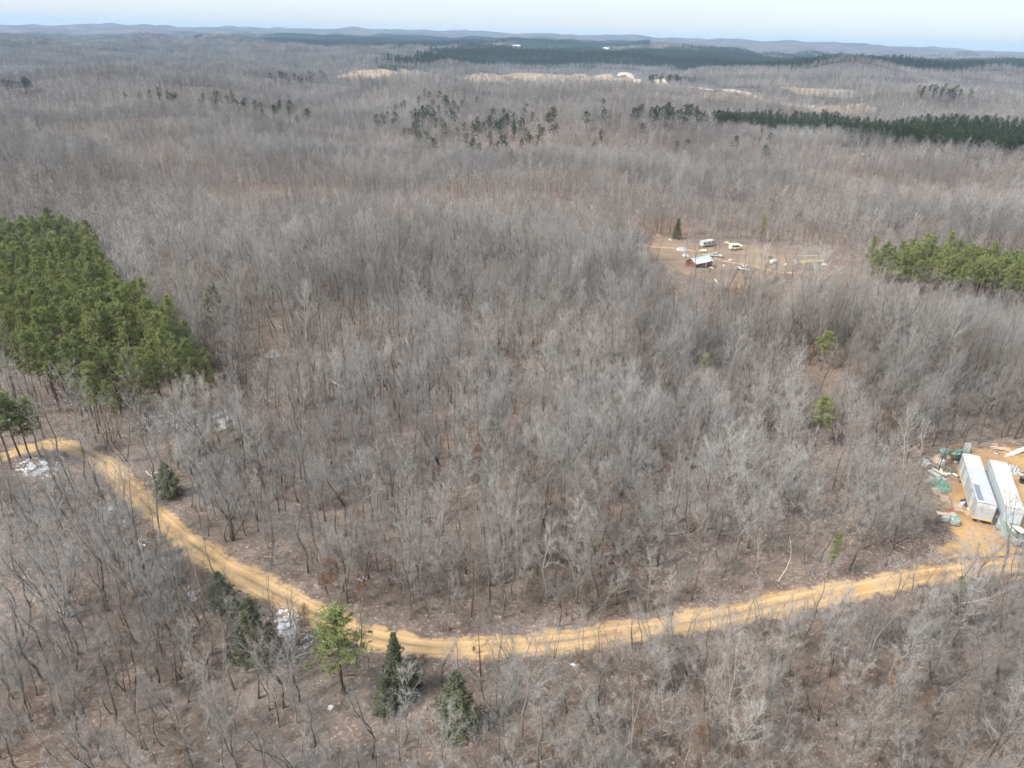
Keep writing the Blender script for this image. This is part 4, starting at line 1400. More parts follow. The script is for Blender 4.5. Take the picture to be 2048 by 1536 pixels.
tub(1852, 924, 'white tub standing behind the brush-side caged tote', z=0.0, r=0.55, h=0.8)
p = ground_at(1883, 930)
w = empty('washing_machine', p + Vector((0, 0, YLIFT)), 0.2)
MB().box((0, 0, 0.45), (0.7, 0.65, 0.9), bev=0.04).build('cabinet', K['white'], w)
MB().box((0, 0.22, 0.99), (0.68, 0.18, 0.16), bev=0.03).build('control_panel', K['greytub'], w)
MB().box((0, -0.06, 0.915), (0.5, 0.38, 0.03), bev=0.01).build('lid', K['white'], w)
tag(w, 'white top-loading washing machine among the junk behind the plywood row', 'washing machine')
planks('cardboard_stack', 1870, 924, [(0, 0, 0.3, 1.3, 1.1, 0.03, 0.3, 0.3), (0.3, 0.1, 0.45, 1.4, 0.9, 0.03, -0.2, 0.5), (-0.4, 0.2, 0.2, 1.2, 1.0, 0.03, 0.8, 0.15), (0.6, 0.5, 0.6, 1.1, 0.9, 0.03, 0.1, 0.9)], 'board', 'leaning tan cardboard sheets between the tubs and washing machine', 'cardboard', 'sheet')
tub(1869, 939, 'white basin in front of the leaning cardboard', r=0.5, h=0.4)
planks('scrap_boards', 1878, 945, [(0, 0, 0.1, 1.6, 0.3, 0.04, 0.5, 0.05), (0.4, 0.3, 0.14, 1.3, 0.4, 0.04, -0.6, 0.08), (0.7, -0.4, 0.08, 1.1, 0.5, 0.04, 0.2, 0.02)], 'cream', 'scattered cream boards beside the white pipes', 'boards', 'board')
planks('scrap_boards', 1911, 950, [(0, 0, 0.05, 0.9, 0.6, 0.03, 0.5, 0.0), (0.9, 0.2, 0.05, 0.7, 0.5, 0.03, -0.3, 0.04), (-1.0, 0.3, 0.05, 0.6, 0.4, 0.03, 1.2, 0.02)], 'cream', 'flat cream boards on the dirt against the silver trailer', 'boards', 'board')
p = ground_at(1888, 914)
tote(p + Vector((0, 0, YLIFT)), 0.1, 'grey caged tote under green netting behind the junk row', tankmat='greytub')
heap('green_netting', 1888, 914, 1.7, 1.4, 0.5, 'green', 'green netting thrown over the grey caged tote', 'netting', 68, lift=1.13, rough=0.6)
tub(1896, 920, 'cream drum standing beside the dark cart', mat='cream', r=0.3, h=0.9, name='drum')
# the dark cart with its load
p = ground_at(1910, 919)
c_ = empty('utility_cart', p + Vector((0, 0, YLIFT)), 0.12)
MB().box((0, 0, 0.62), (2.6, 1.4, 0.12)).build('bed', K['dark'], c_)
for sy in (-1, 1): MB().box((0, sy * 0.68, 1.0), (2.6, 0.05, 0.65)).build('side_board', K['dark'], c_)
MB().box((0, 0.7, 1.42), (2.5, 0.06, 0.12)).build('top_bar', K['white'], c_)
for sx in (-1, 1): MB().box((sx * 1.28, 0, 1.0), (0.05, 1.4, 0.65)).build('end_board', K['dark'], c_)
for sx in (-0.6, 0.6):
    for sy in (-1, 1):
        o = wheel(c_, (sx, sy * 0.82, 0.36), 0.36, 0.2); o.rotation_euler = (0, 0, math.pi / 2)
tag(c_, 'dark utility cart behind the silver trailer', 'cart')
heap('green_canvas', 1909, 918, 1.5, 1.2, 0.75, 'green', 'bright green canvas bundle heaped in the dark cart', 'canvas', 69, lift=0.9, rough=0.6)
tyre(1915, 927, 0.32, 'black tyre standing by the corner of the silver trailer', 0.42, 'X', 0.1)
tyre(1904, 923, 0.3, 'black tyre leaning on the dark cart', 0.40, 'X', 0.2)
tub(1911, 925, 'white basin between the two black tyres', r=0.35, h=0.35)
b_ = planks('pipe_rack', 1931, 908, [(-0.5 + 0.25 * i, 0.02 * i, 1.1, 2.2, 0.09, 0.09, 0.0, 1.45) for i in range(5)], 'white', 'row of upright white pipes behind the silver trailer', 'pipes', 'pipe')
heap('green_bag', 1926, 910, 1.5, 1.0, 0.9, 'green', 'green bag against the upright white pipes', 'bag', 70, rough=0.5)
tub(1922, 962, 'white jug under the side of the silver trailer, far one', r=0.16, h=0.4, name='jug')
tub(1924, 969, 'white jug under the side of the silver trailer, near one', r=0.16, h=0.4, name='jug')
heap('blue_bag', 1930, 1004, 1.3, 1.0, 0.55, 'blue', 'dark blue bag on the dirt beside the silver trailer, far one', 'bag', 71)
heap('blue_bag', 1935, 1012, 1.1, 0.9, 0.55, 'blue', 'dark blue bag on the dirt beside the silver trailer, near one', 'bag', 72)
heap('white_bag', 1927, 1008, 0.9, 0.6, 0.4, 'white', 'white bag between the dark blue bags', 'bag', 73)
heap('white_bag', 1940, 1020, 0.7, 0.9, 0.55, 'white', 'white bag at the near corner of the silver trailer', 'bag', 74)
# beyond and right of the white trailer
planks('metal_strips', 2030, 906, [(-1.6 + 0.75 * i + gJ.normal(0, 0.12), 0.3 * i - 0.6, 0.08 + 0.05 * i, 4.2 + gJ.normal(0, 0.4), (0.28, 0.25, 0.75, 0.3, 0.7, 0.3, 0.4)[i], 0.05, -0.95 - 0.05 * gJ.normal(), 0.02) for i in range(7)], 'white', 'fan of long white metal strips lying behind the white trailer', 'metal strips', 'strip')
planks('metal_strips', 2036, 896, [(0, 0, 0.5, 4.5, 0.3, 0.05, 1.35, 0.0)], 'dark', 'dark strip across the head of the white metal strips', 'metal strips', 'strip')
b = MB()
for x in (-0.45, 0, 0.45): b.box((x, 0, 0.6), (0.06, 0.06, 1.2))
for z in (0.03, 0.6, 1.17): b.box((0, 0, z), (0.96, 0.05, 0.06))
fr = b.build('wooden_frame', K['pinkwood']); fr.location = ground_at(1993, 900) + Vector((0, 0, YLIFT)); fr.rotation_euler = (-0.7, 0, 0.3)
tag(fr, 'pink wooden window frame leaning behind the white trailer', 'frame')
tub(1993, 907, 'white basin below the pink wooden frame', r=0.4, h=0.3)
planks('lumber_pile', 2006, 903, [(gJ.normal(0, 0.5), gJ.normal(0, 0.35), 0.08 + 0.06 * i, 2.4 + gJ.normal(0, 0.4), 0.14, 0.06, 1.1 + gJ.normal(0, 0.35), 0.03) for i in range(9)], 'pinkwood', 'loose pink lumber between the wooden frame and metal strips', 'lumber', 'plank')
heap('rubble_heap', 2023, 943, 2.4, 2.0, 0.8, 'grey', 'grey rubble heap beside the white trailer', 'rubble', 75, 0.3, 0.9)
for i in range(4):
    tyre(2046 - (i % 2) * 3, 966, 0.14 + 0.26 * i, f'{("lowest", "second lowest", "second highest", "topmost")[i]} black tyre of the stack at the picture edge', 0.52)
tub(2045, 950, 'white tub behind the black tyre stack', r=0.4, h=0.4)
p = ground_at(2000, 1058)
tote(p + Vector((0, 0, YLIFT)), rB, 'grey caged tote at the near corner of the white trailer', tankmat='grey')
planks('scrap_bars', 2002, 1058, [(-0.4, 0, 1.2, 1.2, 0.1, 0.08, 0.2, 0.0), (0.4, 0.1, 1.22, 1.2, 0.1, 0.08, 0.2, 0.0), (0, 0.5, 1.25, 0.9, 0.1, 0.08, 1.77, 0.0), (0.7, 0.3, 1.3, 1.4, 0.5, 0.05, 1.2, 0.1)], 'cream', 'cream scrap bars lying on the corner tote', 'scrap', 'bar')
p = ground_at(2014, 1074)
bn = empty('open_bin', p + Vector((0, 0, YLIFT)), rB + 0.1)
for sx in (-1, 1): MB().box((sx * 0.72, 0, 0.55), (0.07, 1.5, 1.1)).build('side_wall', K['greytub'], bn)
for sy in (-1, 1): MB().box((0, sy * 0.72, 0.55), (1.36, 0.07, 1.1)).build('end_wall', K['greytub'], bn)
MB().box((0, 0, 0.06), (1.36, 1.36, 0.1)).build('floor', K['dark'], bn)
tag(bn, 'open grey bin holding green pipes in front of the white trailer', 'bin')
planks('green_pipes', 2014, 1072, [(-0.45 + 0.22 * i, 0.5 + 0.1 * i, 1.1, 3.0, 0.14, 0.14, 0.12 * i - 0.1, 0.18) for i in range(4)], 'green', 'green pipes sticking out of the open grey bin', 'pipes', 'pipe')
planks('white_boards', 2016, 1072, [(0.25, 0.6, 1.25, 2.6, 0.16, 0.05, -0.05, 0.18)], 'cream', 'pale board lying among the green pipes', 'board', 'board')
planks('dark_scrap', 2024, 1064, [(0.1 * i, 0.3 * i - 0.4, 0.5 + 0.1 * i, 1.6, 0.18, 0.06, 0.7 * i, 0.1) for i in range(4)], 'dark', 'dark scrap bars piled between the bin and white trailer', 'scrap', 'bar')
planks('tan_panel', 2034, 1068, [(0, 0, 0.9, 1.6, 1.2, 0.04, 0.4, 0.12)], 'cream', 'cream panel lying behind the covered bin', 'panel', 'sheet')
p = ground_at(2034, 1090)
tote(p + Vector((0, 0, YLIFT)), rB + 0.3, 'grey tote under a dark cover nearest the clay road', tankmat='grey', s=1.15)
heap('dark_cover', 2035, 1088, 1.7, 1.4, 0.3, 'darkgreen', 'dark green cover draped over the tote nearest the road', 'cover', 76, rB + 0.3, lift=1.28)
tyre(2046, 1098, 0.5, 'big black tyre standing at the picture edge by the covered tote', 0.6, 'X', 0.0)

# ------------------------------------------------------------------ fallen logs, snags, brush piles
def log(u1, v1, u2, v2, r, mat, label, name='fallen_log', stubs=5, branches=0, seed=1, lift=0.0, rise=0.0):
    a, b = ground_at(u1, v1), ground_at(u2, v2)
    g = np.random.default_rng(seed)
    A = np.array(a); Bv = np.array(b)
    n = 7
    t = np.linspace(0, 1, n)
    pts = A + np.outer(t, Bv - A)
    pts[:, 2] = height(pts[:, 0], pts[:, 1]) + r * 0.7 + lift + rise * t
    pts[1:-1, :2] += g.normal(0, 0.06, (n - 2, 2))
    pts -= A
    e = empty(name, a)
    G = Geo(); G.tube(pts, r * (1 - 0.45 * t), 7)
    v, f = G.get(); link_mesh('stem', v, f, K[mat], e)
    G = Geo()
    L = np.linalg.norm(Bv - A); D = unit((Bv - A)[None])[0]
    m = stubs + branches
    s = g.uniform(0.25, 1, m) if not branches else np.sort(g.uniform(0.3, 1.0, m))
    P = np.array([[np.interp(q, t, pts[:, k]) for k in range(3)] for q in s])
    dd = unit(np.repeat(D[None], m, 0) * 0.9 + g.normal(0, 0.8, (m, 3)) * np.array([1, 1, 0.5]) + np.array([0, 0, 0.35]))
    l = np.where(np.arange(m) < stubs, g.uniform(0.3, 0.9, m), g.uniform(1.0, 3.0, m) * L / 9)
    G.frustum(P, P + dd * l[:, None], r * 0.28, 0, 4)
    if branches:
        P2, D2, L2, _ = children(P, dd, l, 6, 0.2, 1, (25, 60), 0.5, 0.1, g)
        G.frustum(P2, P2 + D2 * L2[:, None], 0.018, 0, 3)
        P3, D3, L3, _ = children(P2, D2, L2, 3, 0.2, 1, (25, 60), 0.6, 0.1, g)
        G.blades(P3, D3, L3, np.full(len(P3), 0.016), g)
    v, f = G.get(); link_mesh('branches', v, f, K[mat], e)
    tag(e, label, 'log')
    return e

for a in [
    (651, 755, 690, 778, 0.20, 'palelog', 'bleached fallen log lying in the open grey woods', 0, 4, 0),
    (293, 944, 325, 970, 0.14, 'palelog', 'thin white log beside the dark cedar above the road', 0, 3, 0),
    (498, 1345, 632, 1303, 0.19, 'log', 'fallen tree with snow along it left of the lone pine', 9, 3, 0),
    (520, 1330, 600, 1318, 0.12, 'darklog', 'dark fallen limb under the snowy fallen tree', 6, 3, 0),
    (664, 1356, 712, 1350, 0.11, 'darklog', 'dark log lying behind the lone pine trunk', 0, 3, 0),
    (1072, 642, 1104, 664, 0.17, 'palelog', 'broken white trunk lying in the woods left of the homestead track', 4, 4, 0),
    (1331, 1316, 1347, 1384, 0.075, 'palelog', 'thin white fallen birch below the straight road', 2, 4, 0.2),
    (1336, 1318, 1318, 1372, 0.06, 'palelog', 'second thin white birch crossing the fallen one', 2, 3, 0.2),
    (1447, 577, 1492, 578, 0.28, 'log', 'long log lying in front of the homestead mound', 0, 3, 0),
    (1430, 560, 1440, 573, 0.22, 'palelog', 'short pale log at the homestead clearing edge', 0, 4, 0),
    (1336, 528, 1352, 536, 0.2, 'darklog', 'dark log in the brush below the homestead lane', 0, 3, 0),
    (1390, 547, 1412, 543, 0.2, 'log', 'log lying in front of the red shed', 0, 3, 0),
    (808, 670, 818, 694, 0.12, 'palelog', 'short bleached log high in the open grey woods', 0, 4, 0),
    (1490, 1255, 1470, 1290, 0.06, 'palelog', 'thin white leaning stem below the road near three saplings', 1, 3, 1.5),
    (1740, 1262, 1790, 1248, 0.09, 'log', 'grey fallen limb in the brush below the climbing road', 6, 3, 0.4),
    (1150, 1222, 1272, 1176, 0.07, 'log', 'long bent pole across the brush pile above the road', 4, 2, 0.3),
    (1170, 1222, 1290, 1190, 0.07, 'log', 'lower pole across the brush pile above the road', 4, 2, 0.5),
    (1190, 1230, 1252, 1160, 0.08, 'palelog', 'pale pole crossing the brush pile above the road', 3, 2, 0.8),
]:
    u1, v1, u2, v2, r, mt, lab, br, sd, rise = a
    log(u1, v1, u2, v2, r, mt, lab, branches=br, seed=int(u1) + sd, rise=rise)

# standing white snag
def snag(u, v, v2, label, r=0.11, bend=0.5, mat='palelog', seed=1):
    xy, H = tall(u, v, u, v2)
    g = np.random.default_rng(seed)
    e = empty('dead_snag', (xy[0], xy[1], float(height(*xy)) - 0.05))
    t = np.linspace(0, 1, 8)
    pts = np.column_stack([bend * np.sin(t * 3.0), 0 * t, t * H])
    G = Geo(); G.tube(pts, r * (1 - 0.75 * t), 6); v_, f_ = G.get(); link_mesh('trunk', v_, f_, K[mat], e)
    G = Geo()
    m = 7; s = g.uniform(0.35, 1, m)
    P = np.column_stack([np.interp(s, t, pts[:, k]) for k in range(3)])
    az = g.uniform(0, 6.28, m); d = unit(np.column_stack([np.cos(az), np.sin(az), np.full(m, 0.9)]))
    G.frustum(P, P + d * g.uniform(0.5, 1.6, m)[:, None], r * 0.25, 0, 3); v_, f_ = G.get(); link_mesh('branches', v_, f_, K[mat], e)
    tag(e, label, 'dead tree')
snag(1556, 1162, 1072, 'curved white dead stem above the climbing road', 0.06, 0.9, seed=3)
snag(1345, 980, 890, 'tall pale bare trunk in the middle of the grey woods', 0.10, 0.3, 'log', seed=4)
snag(1374, 1000, 872, 'taller pale twin trunk in the middle of the grey woods', 0.11, -0.4, 'log', seed=5)
snag(1090, 1135, 1090, 'short white snag among rusty oak leaves above the road', 0.08, 0.6, seed=6)
snag(478, 1060, 950, 'pale grey bare trunk right of the dark cedar', 0.10, -0.5, 'log', seed=7)
snag(300, 1180, 1080, 'pale straight trunk at the lower road edge by the snow', 0.11, 0.2, seed=8)
snag(405, 1190, 1098, 'white leaning trunk at the road edge above the snow patch', 0.11, -0.3, seed=9)
snag(1760, 320, 300, 'pale dead trunk beside the white vehicle in the woods', 0.2, 0.2, seed=10)

def brush_pile(u, v, R_, h, mat, label, n=60, seed=1):
    g = np.random.default_rng(seed)
    p = ground_at(u, v)
    G = Geo()
    az = g.uniform(0, 6.28, n); rr = R_ * np.sqrt(g.uniform(0, 0.5, n))
    P = np.column_stack([rr * np.cos(az), rr * np.sin(az), g.uniform(0, h * 0.6, n)])
    az2 = az + g.normal(0, 1.0, n)
    D = unit(np.column_stack([np.cos(az2), np.sin(az2), g.uniform(-0.05, 0.55, n)])); L = R_ * g.uniform(0.5, 1.1, n)
    G.frustum(P, P + D * L[:, None], 0.035, 0, 3)
    P2, D2, L2, _ = children(P, D, L, 7, 0.15, 1, (25, 65), 0.5, 0.15, g)
    G.frustum(P2, P2 + D2 * L2[:, None], 0.016, 0, 3)
    P3, D3, L3, _ = children(P2, D2, L2, 4, 0.15, 1, (25, 65), 0.6, 0.1, g)
    G.blades(P3, D3, L3, np.full(len(P3), 0.016), g)
    v_, f_ = G.get()
    o = link_mesh('brush_pile', v_, f_, K[mat]); o.location = p
    tag(o, label, 'brush pile')
for a in [(1835, 1000, 4.6, 1.9, 'log', 'big tangled brush pile at the yard edge beside the plywood row', 110),
          (1812, 955, 3.4, 1.6, 'log', 'upper grey brush pile in the woods left of the yard', 70),
          (1868, 1056, 1.6, 0.6, 'darklog', 'low dark brush heap below the pale grey tote', 45),
          (1215, 1192, 3.6, 1.2, 'darklog', 'dark brush heap under the crossed poles above the road', 60),
          (1180, 1205, 2.4, 0.8, 'log', 'grey brush heap at the near end of the crossed poles', 40),
          (560, 745, 3.2, 1.0, 'log', 'grey brush heap in the open woods below the white debris', 50),
          (412, 742, 3.0, 1.3, 'darklog', 'dark root heap beside the snow at the plantation corner', 55),
          (1760, 1270, 3.6, 1.5, 'log', 'grey fallen treetop below the climbing road', 80),
          (1870, 1262, 3.0, 1.6, 'log', 'grey brush tangle below the trailer yard', 60),
          (1350, 1350, 2.6, 1.1, 'darklog', 'dark brush heap beside the thin white birches', 50),
          (1195, 1335, 2.0, 0.9, 'darklog', 'dark brush heap with snow below the straight road', 40),
          (850, 930, 3.0, 1.0, 'log', 'grey brush heap deep in the centre woods', 45),
          (1000, 690, 3.4, 1.0, 'log', 'long grey brush heap below the homestead track', 50),
          (700, 1345, 2.2, 0.9, 'log', 'grey brush heap right behind the lone pine', 45),
          (1930, 1222, 2.6, 1.0, 'darklog', 'dark brush strip with pale flecks under the yard road', 50)]:
    brush_pile(*a[:6], n=a[6], seed=a[0])
planks('cut_poles', 527, 800, [(0, 0, 1.3, 2.9, 0.14, 0.14, 0.3, 1.25), (0.3, 0.1, 1.3, 2.9, 0.14, 0.14, 2.3, 1.22), (-0.3, 0.2, 1.2, 2.8, 0.14, 0.14, 4.2, 1.2), (0.9, -0.2, 0.3, 2.4, 0.16, 0.16, 0.8, 0.1), (-1.1, -0.8, 0.9, 2.2, 0.14, 0.14, 0.2, 1.3)], 'palelog', 'tripod of bleached cut poles in the open woods', 'poles', 'pole', lift=-0.03)
heap('bleached_debris', 545, 712, 3.4, 2.2, 0.8, 'white', 'white bleached debris heap in the open woods below the bare canopy', 'debris', 81, 0.4, 0.9, lift=-0.03)
heap('charred_heap', 690, 660, 2.6, 1.8, 0.8, 'darklog', 'black charred stump heap flecked white in the open woods', 'heap', 82, 0.2, 0.8, lift=-0.03)
heap('straw_heap', 468, 730, 2.4, 1.6, 0.8, 'yellowwood', 'orange-tan straw heap right of the plantation corner', 'heap', 83, 0.2, 0.6, lift=-0.03)

# ------------------------------------------------------------------ the homestead
def shed(u, v, rz):
    p = ground_at(u, v)
    e = empty('red_shed', p, rz)
    L, W, H, rise, ov = 8.6, 4.8, 2.3, 1.3, 0.45
    me = MB().box((0, 0, 0), (0.30, 0.05, H)).mesh('board', K['redwall'])
    me2 = MB().box((0, 0, 0), (0.05, 0.30, H)).mesh('board', K['redwall'])
    nL, nW = int(L / 0.31), int(W / 0.31)
    for sy in (-1, 1):
        for i in range(nL):
            x = -L / 2 + (i + 0.5) * L / nL
            if sy < 0 and 0.5 < x < 1.5: continue
            share('board', me, e, (x, sy * W / 2, H / 2))
    for sx in (-1, 1):
        for i in range(nW): share('board', me2, e, (sx * L / 2, -W / 2 + (i + 0.5) * W / nW, H / 2))
        b = MB(); vs = [b.bm.verts.new((sx * (L / 2 - 0.02 + k * 0.06 * sx * sx), y, z)) for k in (0, 1) for y, z in ((-W / 2, H), (W / 2, H), (0, H + rise))]
        b.bm.faces.new(vs[:3]); b.bm.faces.new(vs[3:]); 
        for i in range(3): b.bm.faces.new((vs[i], vs[(i + 1) % 3], vs[3 + (i + 1) % 3], vs[3 + i]))
        b.build('gable', K['redwall'], e)
    d = MB().box((1.0, -W / 2 - 0.02, 1.0), (0.95, 0.05, 2.0)).build('door', K['white'], e)
    MB().box((0.65, -W / 2 - 0.06, 1.0), (0.05, 0.05, 0.16)).build('handle', K['dark'], d)
    w = MB().box((-2.0, -W / 2 - 0.045, 1.4), (0.9, 0.05, 0.8)).build('window', K['glass'], e)
    sl = math.atan2(rise, W / 2); ls = math.hypot(rise, W / 2) + ov
    n = 9
    sw = (L + 2 * ov) / n
    pm = MB().box((0, 0, 0), (sw - 0.01, ls, 0.04)).box((-sw / 2 + 0.06, 0, 0.035), (0.06, ls, 0.04)).box((0, 0, 0.03), (0.04, ls, 0.025)).mesh('roof_panel', K['tin'])
    for sy in (-1, 1):
        for i in range(n):
            yc = sy * (math.cos(sl) * ls / 2); zc = H + rise - math.sin(sl) * ls / 2 + 0.08
            share('roof_panel', pm, e, (-L / 2 - ov + sw * (i + 0.5), yc, zc), (-sy * sl, 0, 0))
    MB().box((0, 0, H + rise + 0.13), (L + 2 * ov, 0.3, 0.05)).build('ridge_cap', K['tin'], e)
    tag(e, 'red board shed with pale blue tin roof at the homestead', 'shed')
    return e
shed(1397, 533, R(36))

def camper(u, v, rz, L, label, mat='white'):
    p = ground_at(u, v)
    e = empty('camper_trailer', p, rz)
    MB().box((0, 0, 1.55), (L, 2.3, 2.1), bev=0.22).build('body', K[mat], e, False)
    MB().box((0.3, 0, 2.64), (L - 1.6, 1.9, 0.10), bev=0.03).build('roof', K['roofw'], e)
    MB().box((-0.6, 0, 2.78), (0.8, 0.7, 0.22), bev=0.06).build('roof_vent', K['cream'], e)
    for x, w in ((-L / 2 + 1.0, 1.0), (0.2, 1.3), (L / 2 - 1.0, 0.9)):
        f = MB().box((x, -1.165, 1.85), (w, 0.05, 0.6)).build('window', K['wire'], e)
        MB().box((x, -1.18, 1.85), (w - 0.1, 0.05, 0.5)).build('pane', K['glass'], f)
    d = MB().box((L / 2 - 2.2, -1.165, 1.45), (0.7, 0.05, 1.75)).build('door', K['cream'], e)
    MB().box((L / 2 - 2.45, -1.2, 1.4), (0.05, 0.05, 0.14)).build('handle', K['dark'], d)
    MB().box((0, -1.165, 0.98), (L - 0.6, 0.035, 0.22)).build('stripe', K['board'], e)
    for sx in (-0.4, 0.4):
        for sy in (-1, 1): 
            o = wheel(e, (sx * 1.0, sy * 0.98, 0.36), 0.36, 0.2); o.rotation_euler = (0, 0, math.pi / 2)
    MB().box((0, 0, 0.52), (L - 0.2, 1.6, 0.14)).build('chassis', K['dark'], e)
    MB().cyl((L / 2 - 0.2, 0.5, 0.5), (L / 2 + 1.2, 0, 0.5), 0.05, 6).cyl((L / 2 - 0.2, -0.5, 0.5), (L / 2 + 1.2, 0, 0.5), 0.05, 6).build('tow_bar', K['dark'], e)
    tag(e, label, 'camper')
    return e
camper(1413, 493, R(33), 6.6, 'white camper trailer with dark windows behind the red shed')
camper(1468, 500, R(10), 4.0, 'small beige camper standing right of the white truck', 'cream')

def pickup(u, v, rz, label, s=1.0, mat='white'):
    p = ground_at(u, v)
    e = empty('pickup_truck', p, rz, s)
    b = MB()
    b.box((0, 0, 0.78), (5.2, 1.85, 0.55), bev=0.10)
    b.build('body', K[mat], e)
    bm = MB()
    prof = [(-1.15, 1.03), (-0.95, 1.72), (0.45, 1.74), (1.15, 1.03)]
    vs = [[bm.bm.verts.new((x, sy * (0.88 - (0.12 if z > 1.3 else 0)), z)) for x, z in prof] for sy in (-1, 1)]
    bm.bm.faces.new(vs[0]); bm.bm.faces.new(vs[1][::-1])
    for i in range(4): bm.bm.faces.new((vs[0][i], vs[1][i], vs[1][(i + 1) % 4], vs[0][(i + 1) % 4]))
    bm.build('cab', K[mat], e)
    for sy in (-1, 1):
        for x, w in ((-0.55, 0.55), (0.25, 0.7)):
            MB().box((x, sy * 0.835, 1.4), (w, 0.03, 0.42), rx=sy * 0.17).build('side_window', K['glass'], e)
    MB().box((0.83, 0, 1.39), (0.03, 1.4, 0.62), ry=-0.78).build('windscreen', K['glass'], e)
    MB().box((-1.09, 0, 1.4), (0.03, 1.3, 0.45), ry=0.28).build('rear_window', K['glass'], e)
    for sy in (-1, 1): MB().box((-1.9, sy * 0.86, 1.16), (1.4, 0.08, 0.24)).build('bed_side', K[mat], e)
    MB().box((-1.9, 0, 1.06), (1.38, 1.6, 0.03)).build('bed_floor', K['dark'], e)
    MB().box((-2.57, 0, 1.12), (0.06, 1.7, 0.3)).build('tailgate', K[mat], e)
    for sx in (-1.65, 1.65):
        for sy in (-1, 1):
            o = wheel(e, (sx, sy * 0.82, 0.37), 0.37, 0.22); o.rotation_euler = (0, 0, math.pi / 2)
    for sy in (-0.65, 0.65): MB().box((2.6, sy, 0.86), (0.05, 0.32, 0.18)).build('headlight', K['tank'], e)
    MB().box((2.62, 0, 0.56), (0.08, 1.8, 0.16)).box((-2.62, 0, 0.56), (0.08, 1.8, 0.16)).build('bumper', K['wire'], e)
    tag(e, label, 'truck')
    return e
pickup(1430, 514, R(-14), 'white pickup truck parked beside the red shed')
pickup(1486, 541, R(150), 'white pickup parked lowest on the homestead clearing')
pickup(1734, 312, R(200), 'white vehicle alone on a track deep in the far woods', 1.6)
heap('tarp_stack', 1364, 501, 4.6, 2.4, 1.3, 'greytub', 'pale grey tarpaulin stack beside the homestead lane', 'tarpaulin', 91, 0.1, 0.25)
heap('tarp_stack', 1371, 512, 2.6, 1.8, 0.8, 'white', 'white tarpaulin left of the red shed', 'tarpaulin', 92, 0.2, 0.3)
def drum_tank(u, v, rz, L, r, label, mat='white'):
    p = ground_at(u, v); e = empty('storage_tank', p, rz)
    MB().cyl((-L / 2, 0, r + 0.25), (L / 2, 0, r + 0.25), r, 18).build('shell', K[mat], e)
    for sx in (-1, 1):
        MB().cyl((sx * L / 2, 0, r + 0.25), (sx * (L / 2 + 0.22), 0, r + 0.25), r * 0.98, 18, r * 0.45).build('end_cap', K[mat], e)
        MB().box((sx * L * 0.32, 0, 0.16), (0.15, r * 1.6, 0.36)).build('foot', K['dark'], e)
    tag(e, label, 'tank')
drum_tank(1404, 506, R(10), 3.0, 0.6, 'cream storage tank behind the red shed roof', 'cream')
drum_tank(1546, 528, R(30), 2.4, 0.75, 'white storage tank alone right of the homestead lane')
for i, (u, v, sx, sy, h, mt, lab) in enumerate([
    (1422, 536, 2.2, 1.4, 0.4, 'white', 'flat white sheet on the bare soil right of the red shed'),
    (1447, 532, 1.2, 1.0, 0.5, 'white', 'small white bag by the trunks below the lane'),
    (1461, 520, 2.6, 1.0, 0.3, 'cream', 'pale flat debris between the pickup and small camper'),
    (1571, 529, 2.0, 0.9, 0.4, 'white', 'white sheet right of the white storage tank'),
    (1589, 521, 1.6, 1.0, 0.4, 'white', 'upper white bag right of the storage tank'),
    (1592, 526, 1.2, 1.0, 0.5, 'white', 'lower white bag right of the storage tank'),
    (1629, 536, 1.0, 0.9, 0.5, 'white', 'white bag below the yellow slab pile'),
    (1648, 530, 1.8, 1.3, 0.8, 'white', 'white bundle right of the yellow slab pile'),
    (1454, 486, 2.4, 1.3, 0.7, 'board', 'tan heap between the two campers'),
    (1482, 492, 1.6, 1.0, 0.5, 'cream', 'cream bundle behind the small beige camper'),
    (1598, 530, 1.6, 1.4, 0.9, 'dark', 'black bin among the white bags'),
    (1597, 537, 1.8, 1.2, 0.7, 'dark', 'black heap below the white bags'),
    (1674, 552, 3.0, 1.6, 1.0, 'darklog', 'dark junk heap at the far end of the homestead clearing'),
    (1680, 548, 1.2, 1.0, 1.2, 'white', 'white bundle on the dark junk heap at the clearing end'),
    (1540, 516, 2.0, 1.6, 1.0, 'darklog', 'dark scrap heap above the white storage tank'),
    (1318, 471, 6.0, 3.0, 0.5, 'clayheap', 'rusty red soil heap beside the narrow dark cedar'),
    (1340, 480, 2.0, 1.0, 0.3, 'white', 'pale sheet under the rusty soil heap'),
    (1463, 562, 9.0, 5.0, 0.8, 'earth', 'brown earth mound in front of the homestead'),
    (1450, 556, 6.0, 3.0, 0.6, 'earth', 'smaller brown earth mound behind the main one'),
]):
    heap('dumped_heap' if sx > 2.1 else 'bundle', u, v, sx, sy, h, mt, lab, 'heap' if sx > 2.1 else 'bundle', 300 + i, 0.3 * i, 0.3, lift=-0.02)
planks('slab_pile', 1618, 525, [(gJ.normal(0, 1.2), gJ.normal(0, 0.8), 0.2 + 0.08 * i, 3.0 + gJ.normal(0, 0.5), 0.7, 0.12, 1.3 + gJ.normal(0, 0.4), 0.02) for i in range(9)] + [(4, 1.5, 0.3, 3.2, 0.6, 0.15, 1.2, 0), (5, 2.2, 0.3, 3.0, 0.6, 0.15, 1.5, 0)], 'yellowwood', 'yellow sawn slab pile at the right of the homestead', 'slabs', 'slab')
planks('plank_row', 1600, 512, [(-6 + 3 * i, 0.2 * i, 0.1, 2.6, 0.8, 0.1, 1.4, 0) for i in range(5)], 'board', 'row of tan planks behind the yellow slabs', 'planks', 'plank')

